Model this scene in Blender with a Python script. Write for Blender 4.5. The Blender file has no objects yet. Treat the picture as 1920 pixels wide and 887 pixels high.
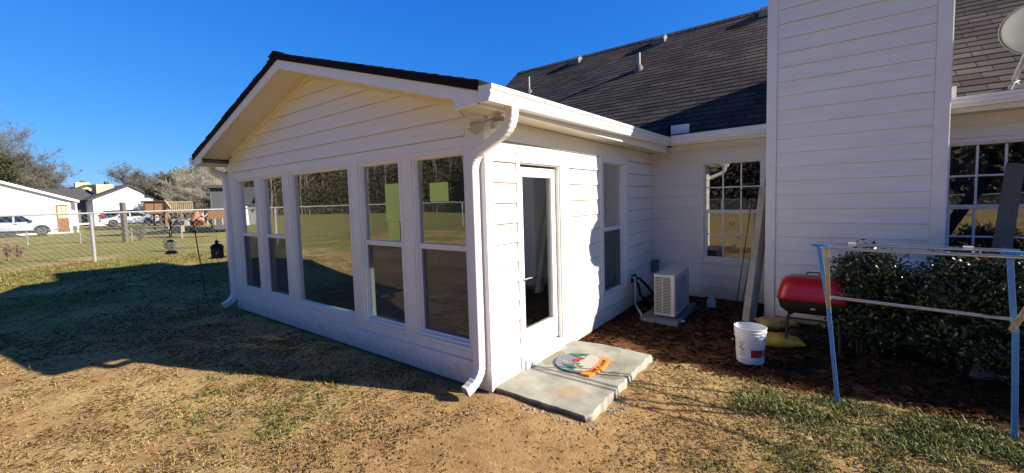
import bpy, bmesh, math, random
import numpy as np
from mathutils import Vector, Matrix
random.seed(7); rng = np.random.default_rng(7)
S = bpy.context.scene
col = S.collection
PI = math.pi

# ------------------------------------------------------------------ camera numbers
F_PX, YAW, PIT, ROL = 764.86, -0.6395, -0.0661, -0.029
CAM = Vector((2.3214, -2.7488, 1.6967)); PY = -18.4
Fw = Vector((math.sin(YAW)*math.cos(PIT), math.cos(YAW)*math.cos(PIT), math.sin(PIT)))
_r = Vector((math.cos(YAW), -math.sin(YAW), 0)); _u = _r.cross(Fw)
Rt = math.cos(ROL)*_r + math.sin(ROL)*_u
Up = -math.sin(ROL)*_r + math.cos(ROL)*_u
def far(px, py, d):
    """world point of the survey line through a measured bearing at a given distance"""
    return CAM + d*(Fw + Rt*((px-960)/F_PX) - Up*((py-443.5-PY)/F_PX))
RZ = -YAW

# ------------------------------------------------------------------ terrain height
def sst(a, b, x):
    t = np.clip((x-a)/(b-a), 0, 1); return t*t*(3-2*t)
def hgt(x, y):
    x = np.asarray(x, float); y = np.asarray(y, float)
    h = -0.065 + 0.40*sst(-5.6, -12.0, x) - 0.62*sst(-15.5, -32.0, x)
    h = h + 0.022*np.exp(-((y+.03)**2)/.02)*sst(-.3,.1,x)*sst(1.3,.9,x)
    h = h + 0.03*sst(1.8, 3.0, y)*sst(-0.2, 0.2, x)
    h = h + 0.012*np.sin(x*1.7+y*0.6)*np.sin(y*1.9-0.7*x) * sst(40, 5, np.abs(x)) * sst(1.4, 2.4, np.hypot(x-.5, y-.6))
    return h
def H(x, y): return float(hgt(x, y))

# ------------------------------------------------------------------ materials
MATS = {}
def nm(name):
    m = bpy.data.materials.new(name); m.use_nodes = True
    nt = m.node_tree; nt.nodes.clear(); return m, nt
def N(nt, t, **kw):
    n = nt.nodes.new(t)
    for k, v in kw.items():
        if k in n.inputs: n.inputs[k].default_value = v
        else: setattr(n, k, v)
    return n
def mat(name, c, rough=0.6, var=0.08, scale=6.0, bump=0.0, bscale=60.0, metal=0.0, spec=0.5, island=0.0, coat=0.0, c2=None, stretch=None):
    """principled with noise-varied colour and a fine bump"""
    m, nt = nm(name); L = nt.links.new
    out = N(nt, 'ShaderNodeOutputMaterial'); b = N(nt, 'ShaderNodeBsdfPrincipled')
    b.inputs['Roughness'].default_value = rough; b.inputs['Metallic'].default_value = metal
    b.inputs['Specular IOR Level'].default_value = spec; b.inputs['Coat Weight'].default_value = coat
    tc = N(nt, 'ShaderNodeTexCoord'); mp = N(nt, 'ShaderNodeMapping')
    if stretch: mp.inputs['Scale'].default_value = stretch
    L(tc.outputs['Object'], mp.inputs['Vector'])
    nz = N(nt, 'ShaderNodeTexNoise'); nz.inputs['Scale'].default_value = scale; nz.inputs['Detail'].default_value = 6; nz.inputs['Roughness'].default_value = .62
    L(mp.outputs['Vector'], nz.inputs['Vector'])
    r = N(nt, 'ShaderNodeValToRGB')
    c = np.array(c[:3]); lo = c*(1-var) if c2 is None else np.array(c2); hi = c*(1+var) if c2 is None else c
    r.color_ramp.elements[0].color = (*np.clip(lo, 0, 1), 1); r.color_ramp.elements[1].color = (*np.clip(hi, 0, 1), 1)
    r.color_ramp.elements[0].position = .32; r.color_ramp.elements[1].position = .68
    L(nz.outputs['Fac'], r.inputs['Fac']); last = r.outputs['Color']
    if island:
        g = N(nt, 'ShaderNodeNewGeometry'); mr = N(nt, 'ShaderNodeMapRange'); mr.inputs['To Min'].default_value = 1-island; mr.inputs['To Max'].default_value = 1+island
        L(g.outputs['Random Per Island'], mr.inputs['Value'])
        hs = N(nt, 'ShaderNodeHueSaturation'); L(mr.outputs['Result'], hs.inputs['Value']); L(last, hs.inputs['Color']); last = hs.outputs['Color']
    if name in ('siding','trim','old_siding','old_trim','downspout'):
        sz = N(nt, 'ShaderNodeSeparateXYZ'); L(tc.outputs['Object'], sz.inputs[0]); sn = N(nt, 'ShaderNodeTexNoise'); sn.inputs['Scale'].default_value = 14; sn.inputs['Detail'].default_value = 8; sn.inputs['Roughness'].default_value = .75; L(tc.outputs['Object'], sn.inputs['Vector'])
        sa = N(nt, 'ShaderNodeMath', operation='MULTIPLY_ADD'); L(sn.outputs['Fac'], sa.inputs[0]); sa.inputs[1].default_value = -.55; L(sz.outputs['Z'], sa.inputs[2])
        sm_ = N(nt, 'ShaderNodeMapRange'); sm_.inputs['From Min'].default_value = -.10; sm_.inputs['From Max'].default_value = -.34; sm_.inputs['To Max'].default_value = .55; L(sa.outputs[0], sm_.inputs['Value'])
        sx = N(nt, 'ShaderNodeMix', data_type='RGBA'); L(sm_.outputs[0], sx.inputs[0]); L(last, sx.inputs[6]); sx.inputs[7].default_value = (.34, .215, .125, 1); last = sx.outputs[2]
    L(last, b.inputs['Base Color'])
    if bump:
        n2 = N(nt, 'ShaderNodeTexNoise'); n2.inputs['Scale'].default_value = bscale; n2.inputs['Detail'].default_value = 4
        L(mp.outputs['Vector'], n2.inputs['Vector'])
        bp = N(nt, 'ShaderNodeBump'); bp.inputs['Strength'].default_value = bump; bp.inputs['Distance'].default_value = .01
        L(n2.outputs['Fac'], bp.inputs['Height']); L(bp.outputs['Normal'], b.inputs['Normal'])
    L(b.outputs['BSDF'], out.inputs['Surface']); MATS[name] = m; return m

def glass_mat(name, tint, base=0.06, boost=1.0, wav=0.0):
    m, nt = nm(name); L = nt.links.new
    out = N(nt, 'ShaderNodeOutputMaterial'); mix = N(nt, 'ShaderNodeMixShader')
    tr = N(nt, 'ShaderNodeBsdfTransparent'); tr.inputs['Color'].default_value = (*tint, 1)
    gl = N(nt, 'ShaderNodeBsdfGlossy'); gl.inputs['Roughness'].default_value = 0.0; gl.inputs['Color'].default_value = (.93, .97, .95, 1)
    fr = N(nt, 'ShaderNodeFresnel'); fr.inputs['IOR'].default_value = 1.52
    mr = N(nt, 'ShaderNodeMath', operation='MULTIPLY_ADD'); mr.inputs[1].default_value = boost; mr.inputs[2].default_value = base; mr.use_clamp = True
    geo = N(nt, 'ShaderNodeNewGeometry'); fb = N(nt, 'ShaderNodeMath', operation='SUBTRACT'); fb.inputs[0].default_value = 1; L(geo.outputs['Backfacing'], fb.inputs[1])
    mm = N(nt, 'ShaderNodeMath', operation='MULTIPLY'); L(fr.outputs['Fac'], mr.inputs[0]); L(mr.outputs[0], mm.inputs[0]); L(fb.outputs[0], mm.inputs[1]); L(mm.outputs[0], mix.inputs['Fac'])
    L(tr.outputs['BSDF'], mix.inputs[1]); L(gl.outputs['BSDF'], mix.inputs[2])
    if wav:
        tc = N(nt, 'ShaderNodeTexCoord'); nz = N(nt, 'ShaderNodeTexNoise'); nz.inputs['Scale'].default_value = 1.6
        bp = N(nt, 'ShaderNodeBump'); bp.inputs['Strength'].default_value = wav; bp.inputs['Distance'].default_value = .02
        L(tc.outputs['Object'], nz.inputs['Vector']); L(nz.outputs['Fac'], bp.inputs['Height']); L(bp.outputs['Normal'], gl.inputs['Normal'])
    L(mix.outputs['Shader'], out.inputs['Surface']); MATS[name] = m; return m
glass_mat('window_glass', (.74, .80, .77), base=.10, boost=3.3, wav=.03)
glass_mat('clear_plastic', (.85, .87, .9), base=.05, boost=1.0)
glass_mat('car_glass', (.12, .15, .16), base=.08, boost=1.2)

def screen_mat():
    m, nt = nm('insect_screen'); L = nt.links.new
    out = N(nt, 'ShaderNodeOutputMaterial'); mix = N(nt, 'ShaderNodeMixShader'); mix.inputs['Fac'].default_value = .32
    tr = N(nt, 'ShaderNodeBsdfTransparent'); d = N(nt, 'ShaderNodeBsdfDiffuse'); d.inputs['Color'].default_value = (.10, .105, .125, 1)
    L(tr.outputs['BSDF'], mix.inputs[1]); L(d.outputs['BSDF'], mix.inputs[2]); L(mix.outputs['Shader'], out.inputs['Surface']); MATS['insect_screen'] = m
screen_mat()

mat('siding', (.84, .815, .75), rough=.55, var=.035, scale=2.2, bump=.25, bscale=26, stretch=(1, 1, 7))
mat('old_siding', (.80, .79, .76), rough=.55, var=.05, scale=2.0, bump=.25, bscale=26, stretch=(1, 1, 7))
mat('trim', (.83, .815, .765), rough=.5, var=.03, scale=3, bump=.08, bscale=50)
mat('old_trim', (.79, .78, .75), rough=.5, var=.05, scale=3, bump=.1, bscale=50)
mat('soffit', (.74, .68, .52), rough=.6, var=.05, scale=4)
mat('vinyl', (.80, .80, .80), rough=.35, var=.02)
mat('door_paint', (.84, .83, .79), rough=.35, var=.015)
mat('gutter', (.78, .78, .76), rough=.3, var=.03, scale=3, spec=.5)
mat('downspout', (.77, .77, .765), rough=.32, var=.03, scale=3)
mat('shadow_gap', (.05, .05, .05), rough=.9)
mat('drywall', (.66, .69, .72), rough=.8, var=.03)
mat('interior_floor', (.22, .20, .18), rough=.6, var=.1)
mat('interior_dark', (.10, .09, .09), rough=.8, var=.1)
mat('curtain', (.16, .17, .20), rough=.9, var=.2, scale=3, stretch=(30, 30, .3))
mat('black_metal', (.018, .018, .02), rough=.5, var=.15)
mat('rust', (.06, .035, .025), rough=.8, var=.3, scale=30)
mat('aluminium', (.62, .63, .64), rough=.32, var=.08, metal=.85, scale=12)
mat('galvanised', (.30, .31, .32), rough=.6, var=.12, metal=.1, scale=20)
mat('side_seam', (.27, .235, .19), rough=.9, var=.15, scale=3)  # lap shadow on the sunlit door wall, painted as a darker strip
mat('vent_grey', (.15, .145, .14), rough=.7)
mat('siding_seam', (.58, .53, .46), rough=.8, var=.2, scale=3)  # caulk tone and lap shadow, painted along each board's lower edge
mat('drip_black', (.012, .012, .016), rough=.9, spec=.1)
mat('blue_paint', (.085, .27, .62), rough=.5, var=.12, scale=14, bump=.1)
mat('raw_wood', (.52, .40, .20), rough=.75, var=.22, scale=9, bump=.2, stretch=(6, 6, .8))
mat('grey_wood', (.13, .115, .095), rough=.85, var=.3, scale=9, bump=.4, stretch=(8, 8, .7))
mat('weathered_board', (.56, .53, .46), rough=.85, var=.22, scale=7, bump=.3, c2=(.40, .34, .25))
mat('dark_wood', (.075, .05, .038), rough=.85, var=.3, scale=9, bump=.3, stretch=(6, 6, .7))
mat('brown_wood', (.22, .115, .05), rough=.8, var=.28, scale=6, bump=.2, stretch=(5, 5, .6))
mat('tan_wood', (.46, .36, .24), rough=.85, var=.2, scale=8)
mat('terracotta', (.45, .145, .07), rough=.85, var=.18, scale=9, bump=.2)
mat('red_enamel', (.44, .012, .006), rough=.28, var=.1, scale=5, coat=.3)
mat('burnt_enamel', (.022, .014, .012), rough=.45, var=.4, scale=14)
mat('lamp_shell', (.50, .49, .46), rough=.4)
mat('white_plastic', (.72, .74, .76), rough=.4, var=.03)
mat('red_print', (.36, .015, .03), rough=.45, var=.05)
mat('grey_print', (.30, .30, .33), rough=.5)
mat('ac_paint', (.52, .51, .47), rough=.45, var=.03)
mat('pvc', (.70, .70, .67), rough=.4, var=.05)
mat('pad_plastic', (.15, .155, .17), rough=.8, var=.1)
mat('black_rubber', (.015, .015, .016), rough=.7)
mat('bag_yellow', (.72, .48, .03), rough=.4, var=.25, scale=7, bump=.5, bscale=18, c2=(.40, .26, .06))
mat('bag_print', (.50, .44, .14), rough=.4, var=.3, scale=9, bump=.5, bscale=18, c2=(.30, .07, .03))
mat('green_print', (.03, .25, .08), rough=.45)
mat('block', (.30, .29, .27), rough=.95, var=.15, scale=14, bump=.4)
mat('mat_grey', (.19, .21, .26), rough=.95, var=.25, scale=70, bump=.5, bscale=300)
mat('mat_edge', (.035, .05, .06), rough=.95, var=.2)
mat('mat_snow', (.50, .43, .38), rough=.95, var=.12, scale=60, bump=.4, bscale=300)
mat('mat_orange', (.72, .25, .03), rough=.95, var=.12, scale=60, bump=.4, bscale=300)
mat('mat_green', (.035, .13, .10), rough=.95, var=.2, scale=50)
mat('mat_olive', (.10, .12, .05), rough=.95, var=.2, scale=50)
mat('mat_red', (.42, .02, .035), rough=.95, var=.15, scale=50)
mat('mat_black', (.02, .018, .015), rough=.95)
mat('lime_paper', (.62, .85, .20), rough=.6, var=.05)
mat('sticker_white', (.75, .75, .72), rough=.6)
mat('dish_grey', (.33, .34, .34), rough=.5, var=.06)
mat('tan_siding', (.66, .52, .30), rough=.6, var=.05, scale=3)
mat('grey_siding_and_shade', (.085, .09, .10), rough=.6, var=.05, scale=3)
mat('white_house_siding', (.80, .80, .79), rough=.55, var=.03, scale=3)
mat('far_roof', (.075, .075, .08), rough=.9, var=.15, scale=4)
mat('silver_paint', (.52, .54, .57), rough=.3, metal=.5, var=.02, coat=.6)
mat('white_car_paint', (.70, .72, .75), rough=.3, metal=.3, var=.02, coat=.6)
mat('dark_car_paint', (.02, .022, .035), rough=.25, metal=.4, var=.02, coat=.6)
mat('tyre', (.02, .02, .02), rough=.85)
mat('alloy', (.55, .56, .58), rough=.3, metal=.8)
mat('tail_red', (.45, .01, .015), rough=.2)
mat('headlamp', (.75, .78, .8), rough=.15)
mat('bark', (.22, .175, .14), rough=.95, var=.25, scale=20)
mat('pale_bark', (.48, .43, .36), rough=.95, var=.2, scale=20)
mat('twig', (.150, .138, .112), rough=.95, var=.2, scale=3)
mat('pale_twig', (.34, .30, .24), rough=.95, var=.2, scale=3)
mat('dark_twig', (.075, .06, .042), rough=.95, var=.3, scale=.3)
mat('brush_twig', (.16, .132, .09), rough=.95, var=.3, scale=3)
mat('cedar', (.050, .052, .022), rough=.8, var=.4, scale=1.2, island=.5)
mat('pine', (.060, .080, .030), rough=.8, var=.4, scale=1.2, island=.5)
mat('hedge_leaf', (.036, .056, .020), rough=.32, var=.35, scale=9, island=.45, spec=.6)
mat('dead_leaf', (.20, .12, .085), rough=.9, var=.3, scale=20, island=.4)
mat('grey_green_leaf', (.11, .12, .085), rough=.8, var=.3, scale=20, island=.4)
mat('straw', (.78, .58, .28), rough=.85, var=.25, scale=1.5, island=.40, c2=(.44, .285, .125))
mat('green_blade', (.13, .18, .035), rough=.65, var=.3, scale=3, island=.5, c2=(.28, .26, .08))
mat('fresh_grass', (.14, .185, .045), rough=.55, var=.3, scale=3, island=.5, c2=(.30, .30, .09))
mat('needle', (.26, .115, .055), rough=.8, var=.3, scale=4, island=.6)
mat('litter_leaf', (.36, .25, .15), rough=.9, var=.3, scale=20, island=.5)
mat('rubble', (.34, .29, .21), rough=.95, var=.2, scale=30, bump=.5, island=.3)

def shingle_mat(name, ca, cb, cm, row, wid):
    m, nt = nm(name); L = nt.links.new
    out = N(nt, 'ShaderNodeOutputMaterial'); b = N(nt, 'ShaderNodeBsdfPrincipled'); b.inputs['Roughness'].default_value = .92; b.inputs['Specular IOR Level'].default_value = .25
    uv = N(nt, 'ShaderNodeUVMap'); uv.uv_map = 'UVMap'
    br = N(nt, 'ShaderNodeTexBrick'); br.offset = .37; br.offset_frequency = 2
    br.inputs['Scale'].default_value = 1; br.inputs['Brick Width'].default_value = wid; br.inputs['Row Height'].default_value = row
    br.inputs['Mortar Size'].default_value = .006; br.inputs['Mortar Smooth'].default_value = .2
    br.inputs['Color1'].default_value = (0, 0, 0, 1); br.inputs['Color2'].default_value = (1, 1, 1, 1); br.inputs['Mortar'].default_value = (0, 0, 0, 1); br.inputs['Bias'].default_value = -.15
    L(uv.outputs['UV'], br.inputs['Vector'])
    mx = N(nt, 'ShaderNodeMix', data_type='RGBA'); mx.inputs[6].default_value = (*ca, 1); mx.inputs[7].default_value = (*cb, 1)
    L(br.outputs['Color'], mx.inputs[0])
    big = N(nt, 'ShaderNodeTexNoise'); big.inputs['Scale'].default_value = .9; big.inputs['Detail'].default_value = 5; L(uv.outputs['UV'], big.inputs['Vector'])
    gr = N(nt, 'ShaderNodeTexNoise'); gr.inputs['Scale'].default_value = 160; gr.inputs['Detail'].default_value = 2; L(uv.outputs['UV'], gr.inputs['Vector'])
    a1 = N(nt, 'ShaderNodeMapRange'); a1.inputs['From Min'].default_value = .3; a1.inputs['From Max'].default_value = .7; a1.inputs['To Min'].default_value = .72; a1.inputs['To Max'].default_value = 1.3
    L(big.outputs['Fac'], a1.inputs['Value'])
    a2 = N(nt, 'ShaderNodeMapRange'); a2.inputs['From Min'].default_value = .3; a2.inputs['From Max'].default_value = .7; a2.inputs['To Min'].default_value = .8; a2.inputs['To Max'].default_value = 1.2
    L(gr.outputs['Fac'], a2.inputs['Value'])
    mu = N(nt, 'ShaderNodeMath', operation='MULTIPLY'); L(a1.outputs[0], mu.inputs[0]); L(a2.outputs[0], mu.inputs[1])
    hs = N(nt, 'ShaderNodeHueSaturation'); L(mu.outputs[0], hs.inputs['Value']); L(mx.outputs[2], hs.inputs['Color'])
    m2 = N(nt, 'ShaderNodeMix', data_type='RGBA'); m2.inputs[7].default_value = (*cm, 1); L(br.outputs['Fac'], m2.inputs[0]); L(hs.outputs['Color'], m2.inputs[6])
    L(m2.outputs[2], b.inputs['Base Color'])
    bp = N(nt, 'ShaderNodeBump'); bp.inputs['Strength'].default_value = .5; bp.inputs['Distance'].default_value = .006; bp.invert = True
    L(br.outputs['Fac'], bp.inputs['Height']); L(bp.outputs['Normal'], b.inputs['Normal'])
    L(b.outputs['BSDF'], out.inputs['Surface']); MATS[name] = m
shingle_mat('old_shingles', (.066, .054, .052), (.125, .104, .097), (.014, .012, .013), .145, .31)
shingle_mat('black_shingles', (.014, .014, .018), (.03, .03, .036), (.008, .008, .01), .145, .31)

def ground_mat():
    m, nt = nm('ground'); L = nt.links.new
    out = N(nt, 'ShaderNodeOutputMaterial'); b = N(nt, 'ShaderNodeBsdfPrincipled'); b.inputs['Roughness'].default_value = .95; b.inputs['Specular IOR Level'].default_value = .15
    tc = N(nt, 'ShaderNodeTexCoord'); P = tc.outputs['Object']
    def noise(s, d=6, ro=.6, vec=None):
        n = N(nt, 'ShaderNodeTexNoise'); n.inputs['Scale'].default_value = s; n.inputs['Detail'].default_value = d; n.inputs['Roughness'].default_value = ro
        L(vec if vec else P, n.inputs['Vector']); return n.outputs['Fac']
    def ramp(f, stops):
        r = N(nt, 'ShaderNodeValToRGB'); e = r.color_ramp.elements
        while len(e) < len(stops): e.new(.5)
        for i, (p, c) in enumerate(stops): e[i].position = p; e[i].color = (*c, 1)
        L(f, r.inputs['Fac']); return r.outputs['Color']
    def mixc(f, a, bb):
        x = N(nt, 'ShaderNodeMix', data_type='RGBA'); L(f, x.inputs[0]); L(a, x.inputs[6]); L(bb, x.inputs[7]); return x.outputs[2]
    def mrange(f, a, bb, c=0., d=1.):
        x = N(nt, 'ShaderNodeMapRange'); x.inputs['From Min'].default_value = a; x.inputs['From Max'].default_value = bb; x.inputs['To Min'].default_value = c; x.inputs['To Max'].default_value = d
        L(f, x.inputs['Value']); return x.outputs[0]
    def mth(op, a, bb=None, v=None):
        x = N(nt, 'ShaderNodeMath', operation=op); L(a, x.inputs[0])
        if bb is not None: L(bb, x.inputs[1])
        if v is not None: x.inputs[1].default_value = v
        return x.outputs[0]
    sp = N(nt, 'ShaderNodeSeparateXYZ'); L(P, sp.inputs[0]); X, Y = sp.outputs['X'], sp.outputs['Y']
    dirt = ramp(noise(7, 8, .7), [(.3, (.23, .122, .052)), (.5, (.40, .235, .105)), (.72, (.55, .365, .17))])
    straw = ramp(noise(26, 8, .8), [(.3, (.25, .155, .062)), (.5, (.50, .355, .155)), (.7, (.76, .57, .28))])
    green = ramp(noise(19, 8, .8), [(.3, (.09, .11, .02)), (.5, (.21, .22, .045)), (.7, (.42, .38, .11))])
    # dry turf with bare and green patches
    f_straw = mrange(noise(1.3, 5, .65), .36, .56)
    base = mixc(f_straw, dirt, straw)
    # how much green: more with distance to the west
    far_ = mrange(X, -5.0, -13.0)
    gthr = mrange(far_, 0, 1, .60, .41)
    gn = noise(.55, 6, .68)
    g = mrange(mth('SUBTRACT', gn, gthr), -.04, .06)
    base = mixc(mth('MULTIPLY', g, v=.85), base, green)
    # worn bare earth round the new step
    wv = N(nt, 'ShaderNodeVectorMath', operation='DISTANCE'); L(P, wv.inputs[0]); wv.inputs[1].default_value = (.95, -.9, 0)
    worn = mth('ADD', mrange(wv.outputs['Value'], 2.6, .5), mrange(noise(1.7, 5), .35, .65, -.35, .35))
    worn = mrange(worn, .25, .62, 0, .85)
    base = mixc(worn, base, dirt)
    # mulch bed against the house
    nb = mrange(noise(1.5, 4), .3, .7, -.22, .22)
    yy = mth('ADD', Y, nb); bed = mth('MULTIPLY', mrange(yy, 1.50, 1.66), mrange(X, -.1, 0))
    mulch = ramp(noise(55, 9, .8), [(.3, (.06, .024, .012)), (.5, (.17, .070, .035)), (.72, (.30, .145, .080))])
    base = mixc(bed, base, mulch)
    # distant clay street by the neighbours
    L(base, b.inputs['Base Color'])
    bp = N(nt, 'ShaderNodeBump'); bp.inputs['Strength'].default_value = .75; bp.inputs['Distance'].default_value = .03
    L(noise(38, 10, .75), bp.inputs['Height']); L(bp.outputs['Normal'], b.inputs['Normal'])
    L(b.outputs['BSDF'], out.inputs['Surface']); MATS['ground'] = m
ground_mat()

def concrete_mat():
    m, nt = nm('concrete'); L = nt.links.new
    out = N(nt, 'ShaderNodeOutputMaterial'); b = N(nt, 'ShaderNodeBsdfPrincipled'); b.inputs['Roughness'].default_value = .85
    tc = N(nt, 'ShaderNodeTexCoord'); P = tc.outputs['Object']
    n1 = N(nt, 'ShaderNodeTexNoise'); n1.inputs['Scale'].default_value = 3.2; n1.inputs['Detail'].default_value = 8; n1.inputs['Roughness'].default_value = .6; L(P, n1.inputs['Vector'])
    r = N(nt, 'ShaderNodeValToRGB'); e = r.color_ramp.elements; e.new(.5)
    for i, (p, c) in enumerate([(.32, (.23, .22, .18)), (.5, (.34, .33, .275)), (.68, (.45, .43, .355))]): e[i].position = p; e[i].color = (*c, 1)
    L(n1.outputs['Fac'], r.inputs['Fac']); last = r.outputs['Color']
    ns = N(nt, 'ShaderNodeTexNoise'); ns.inputs['Scale'].default_value = 9; ns.inputs['Detail'].default_value = 5; L(P, ns.inputs['Vector'])
    # damp stains, each with a centre and a size, and a rusty one
    for (cx, cy, rad, sx, colr, amt) in [(.80, .80, .115, 1.4, (.17, .155, .115), .8), (.10, .92, .20, 2.4, (.20, .18, .135), .75), (.62, .30, .13, 1.0, (.42, .26, .13), .45), (.5, 1.42, .07, .5, (.22, .2, .16), .5)]:
        mp = N(nt, 'ShaderNodeMapping'); mp.inputs['Location'].default_value = (-cx*sx, -cy, 0); mp.inputs['Scale'].default_value = (sx, 1, 0); L(P, mp.inputs['Vector'])
        ln = N(nt, 'ShaderNodeVectorMath', operation='LENGTH'); L(mp.outputs[0], ln.inputs[0])
        ad = N(nt, 'ShaderNodeMath', operation='MULTIPLY_ADD'); L(ns.outputs['Fac'], ad.inputs[0]); ad.inputs[1].default_value = .30; L(ln.outputs['Value'], ad.inputs[2])
        mr = N(nt, 'ShaderNodeMapRange'); mr.inputs['From Min'].default_value = rad+.155; mr.inputs['From Max'].default_value = rad+.14; mr.inputs['To Max'].default_value = amt; L(ad.outputs[0], mr.inputs['Value'])
        x = N(nt, 'ShaderNodeMix', data_type='RGBA'); L(mr.outputs[0], x.inputs[0]); L(last, x.inputs[6]); x.inputs[7].default_value = (*colr, 1); last = x.outputs[2]
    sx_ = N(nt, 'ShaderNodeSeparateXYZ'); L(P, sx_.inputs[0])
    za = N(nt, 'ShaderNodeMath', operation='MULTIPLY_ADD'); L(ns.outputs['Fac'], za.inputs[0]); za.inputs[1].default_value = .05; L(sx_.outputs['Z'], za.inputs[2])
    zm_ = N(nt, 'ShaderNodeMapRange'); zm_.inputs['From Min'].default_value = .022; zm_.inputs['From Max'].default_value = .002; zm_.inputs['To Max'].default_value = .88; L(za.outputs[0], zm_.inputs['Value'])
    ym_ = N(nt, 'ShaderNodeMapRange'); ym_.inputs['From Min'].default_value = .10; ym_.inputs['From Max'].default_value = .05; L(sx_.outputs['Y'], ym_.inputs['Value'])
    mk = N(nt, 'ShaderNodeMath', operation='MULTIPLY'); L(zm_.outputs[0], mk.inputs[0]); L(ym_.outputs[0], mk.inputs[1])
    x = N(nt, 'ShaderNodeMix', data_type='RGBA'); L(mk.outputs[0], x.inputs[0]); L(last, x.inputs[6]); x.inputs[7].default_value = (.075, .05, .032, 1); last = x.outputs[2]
    L(last, b.inputs['Base Color'])
    n2 = N(nt, 'ShaderNodeTexNoise'); n2.inputs['Scale'].default_value = 90; n2.inputs['Detail'].default_value = 5; L(P, n2.inputs['Vector'])
    bp = N(nt, 'ShaderNodeBump'); bp.inputs['Strength'].default_value = .3; bp.inputs['Distance'].default_value = .006; L(n2.outputs['Fac'], bp.inputs['Height']); L(bp.outputs['Normal'], b.inputs['Normal'])
    L(b.outputs['BSDF'], out.inputs['Surface']); MATS['concrete'] = m
concrete_mat()

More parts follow.
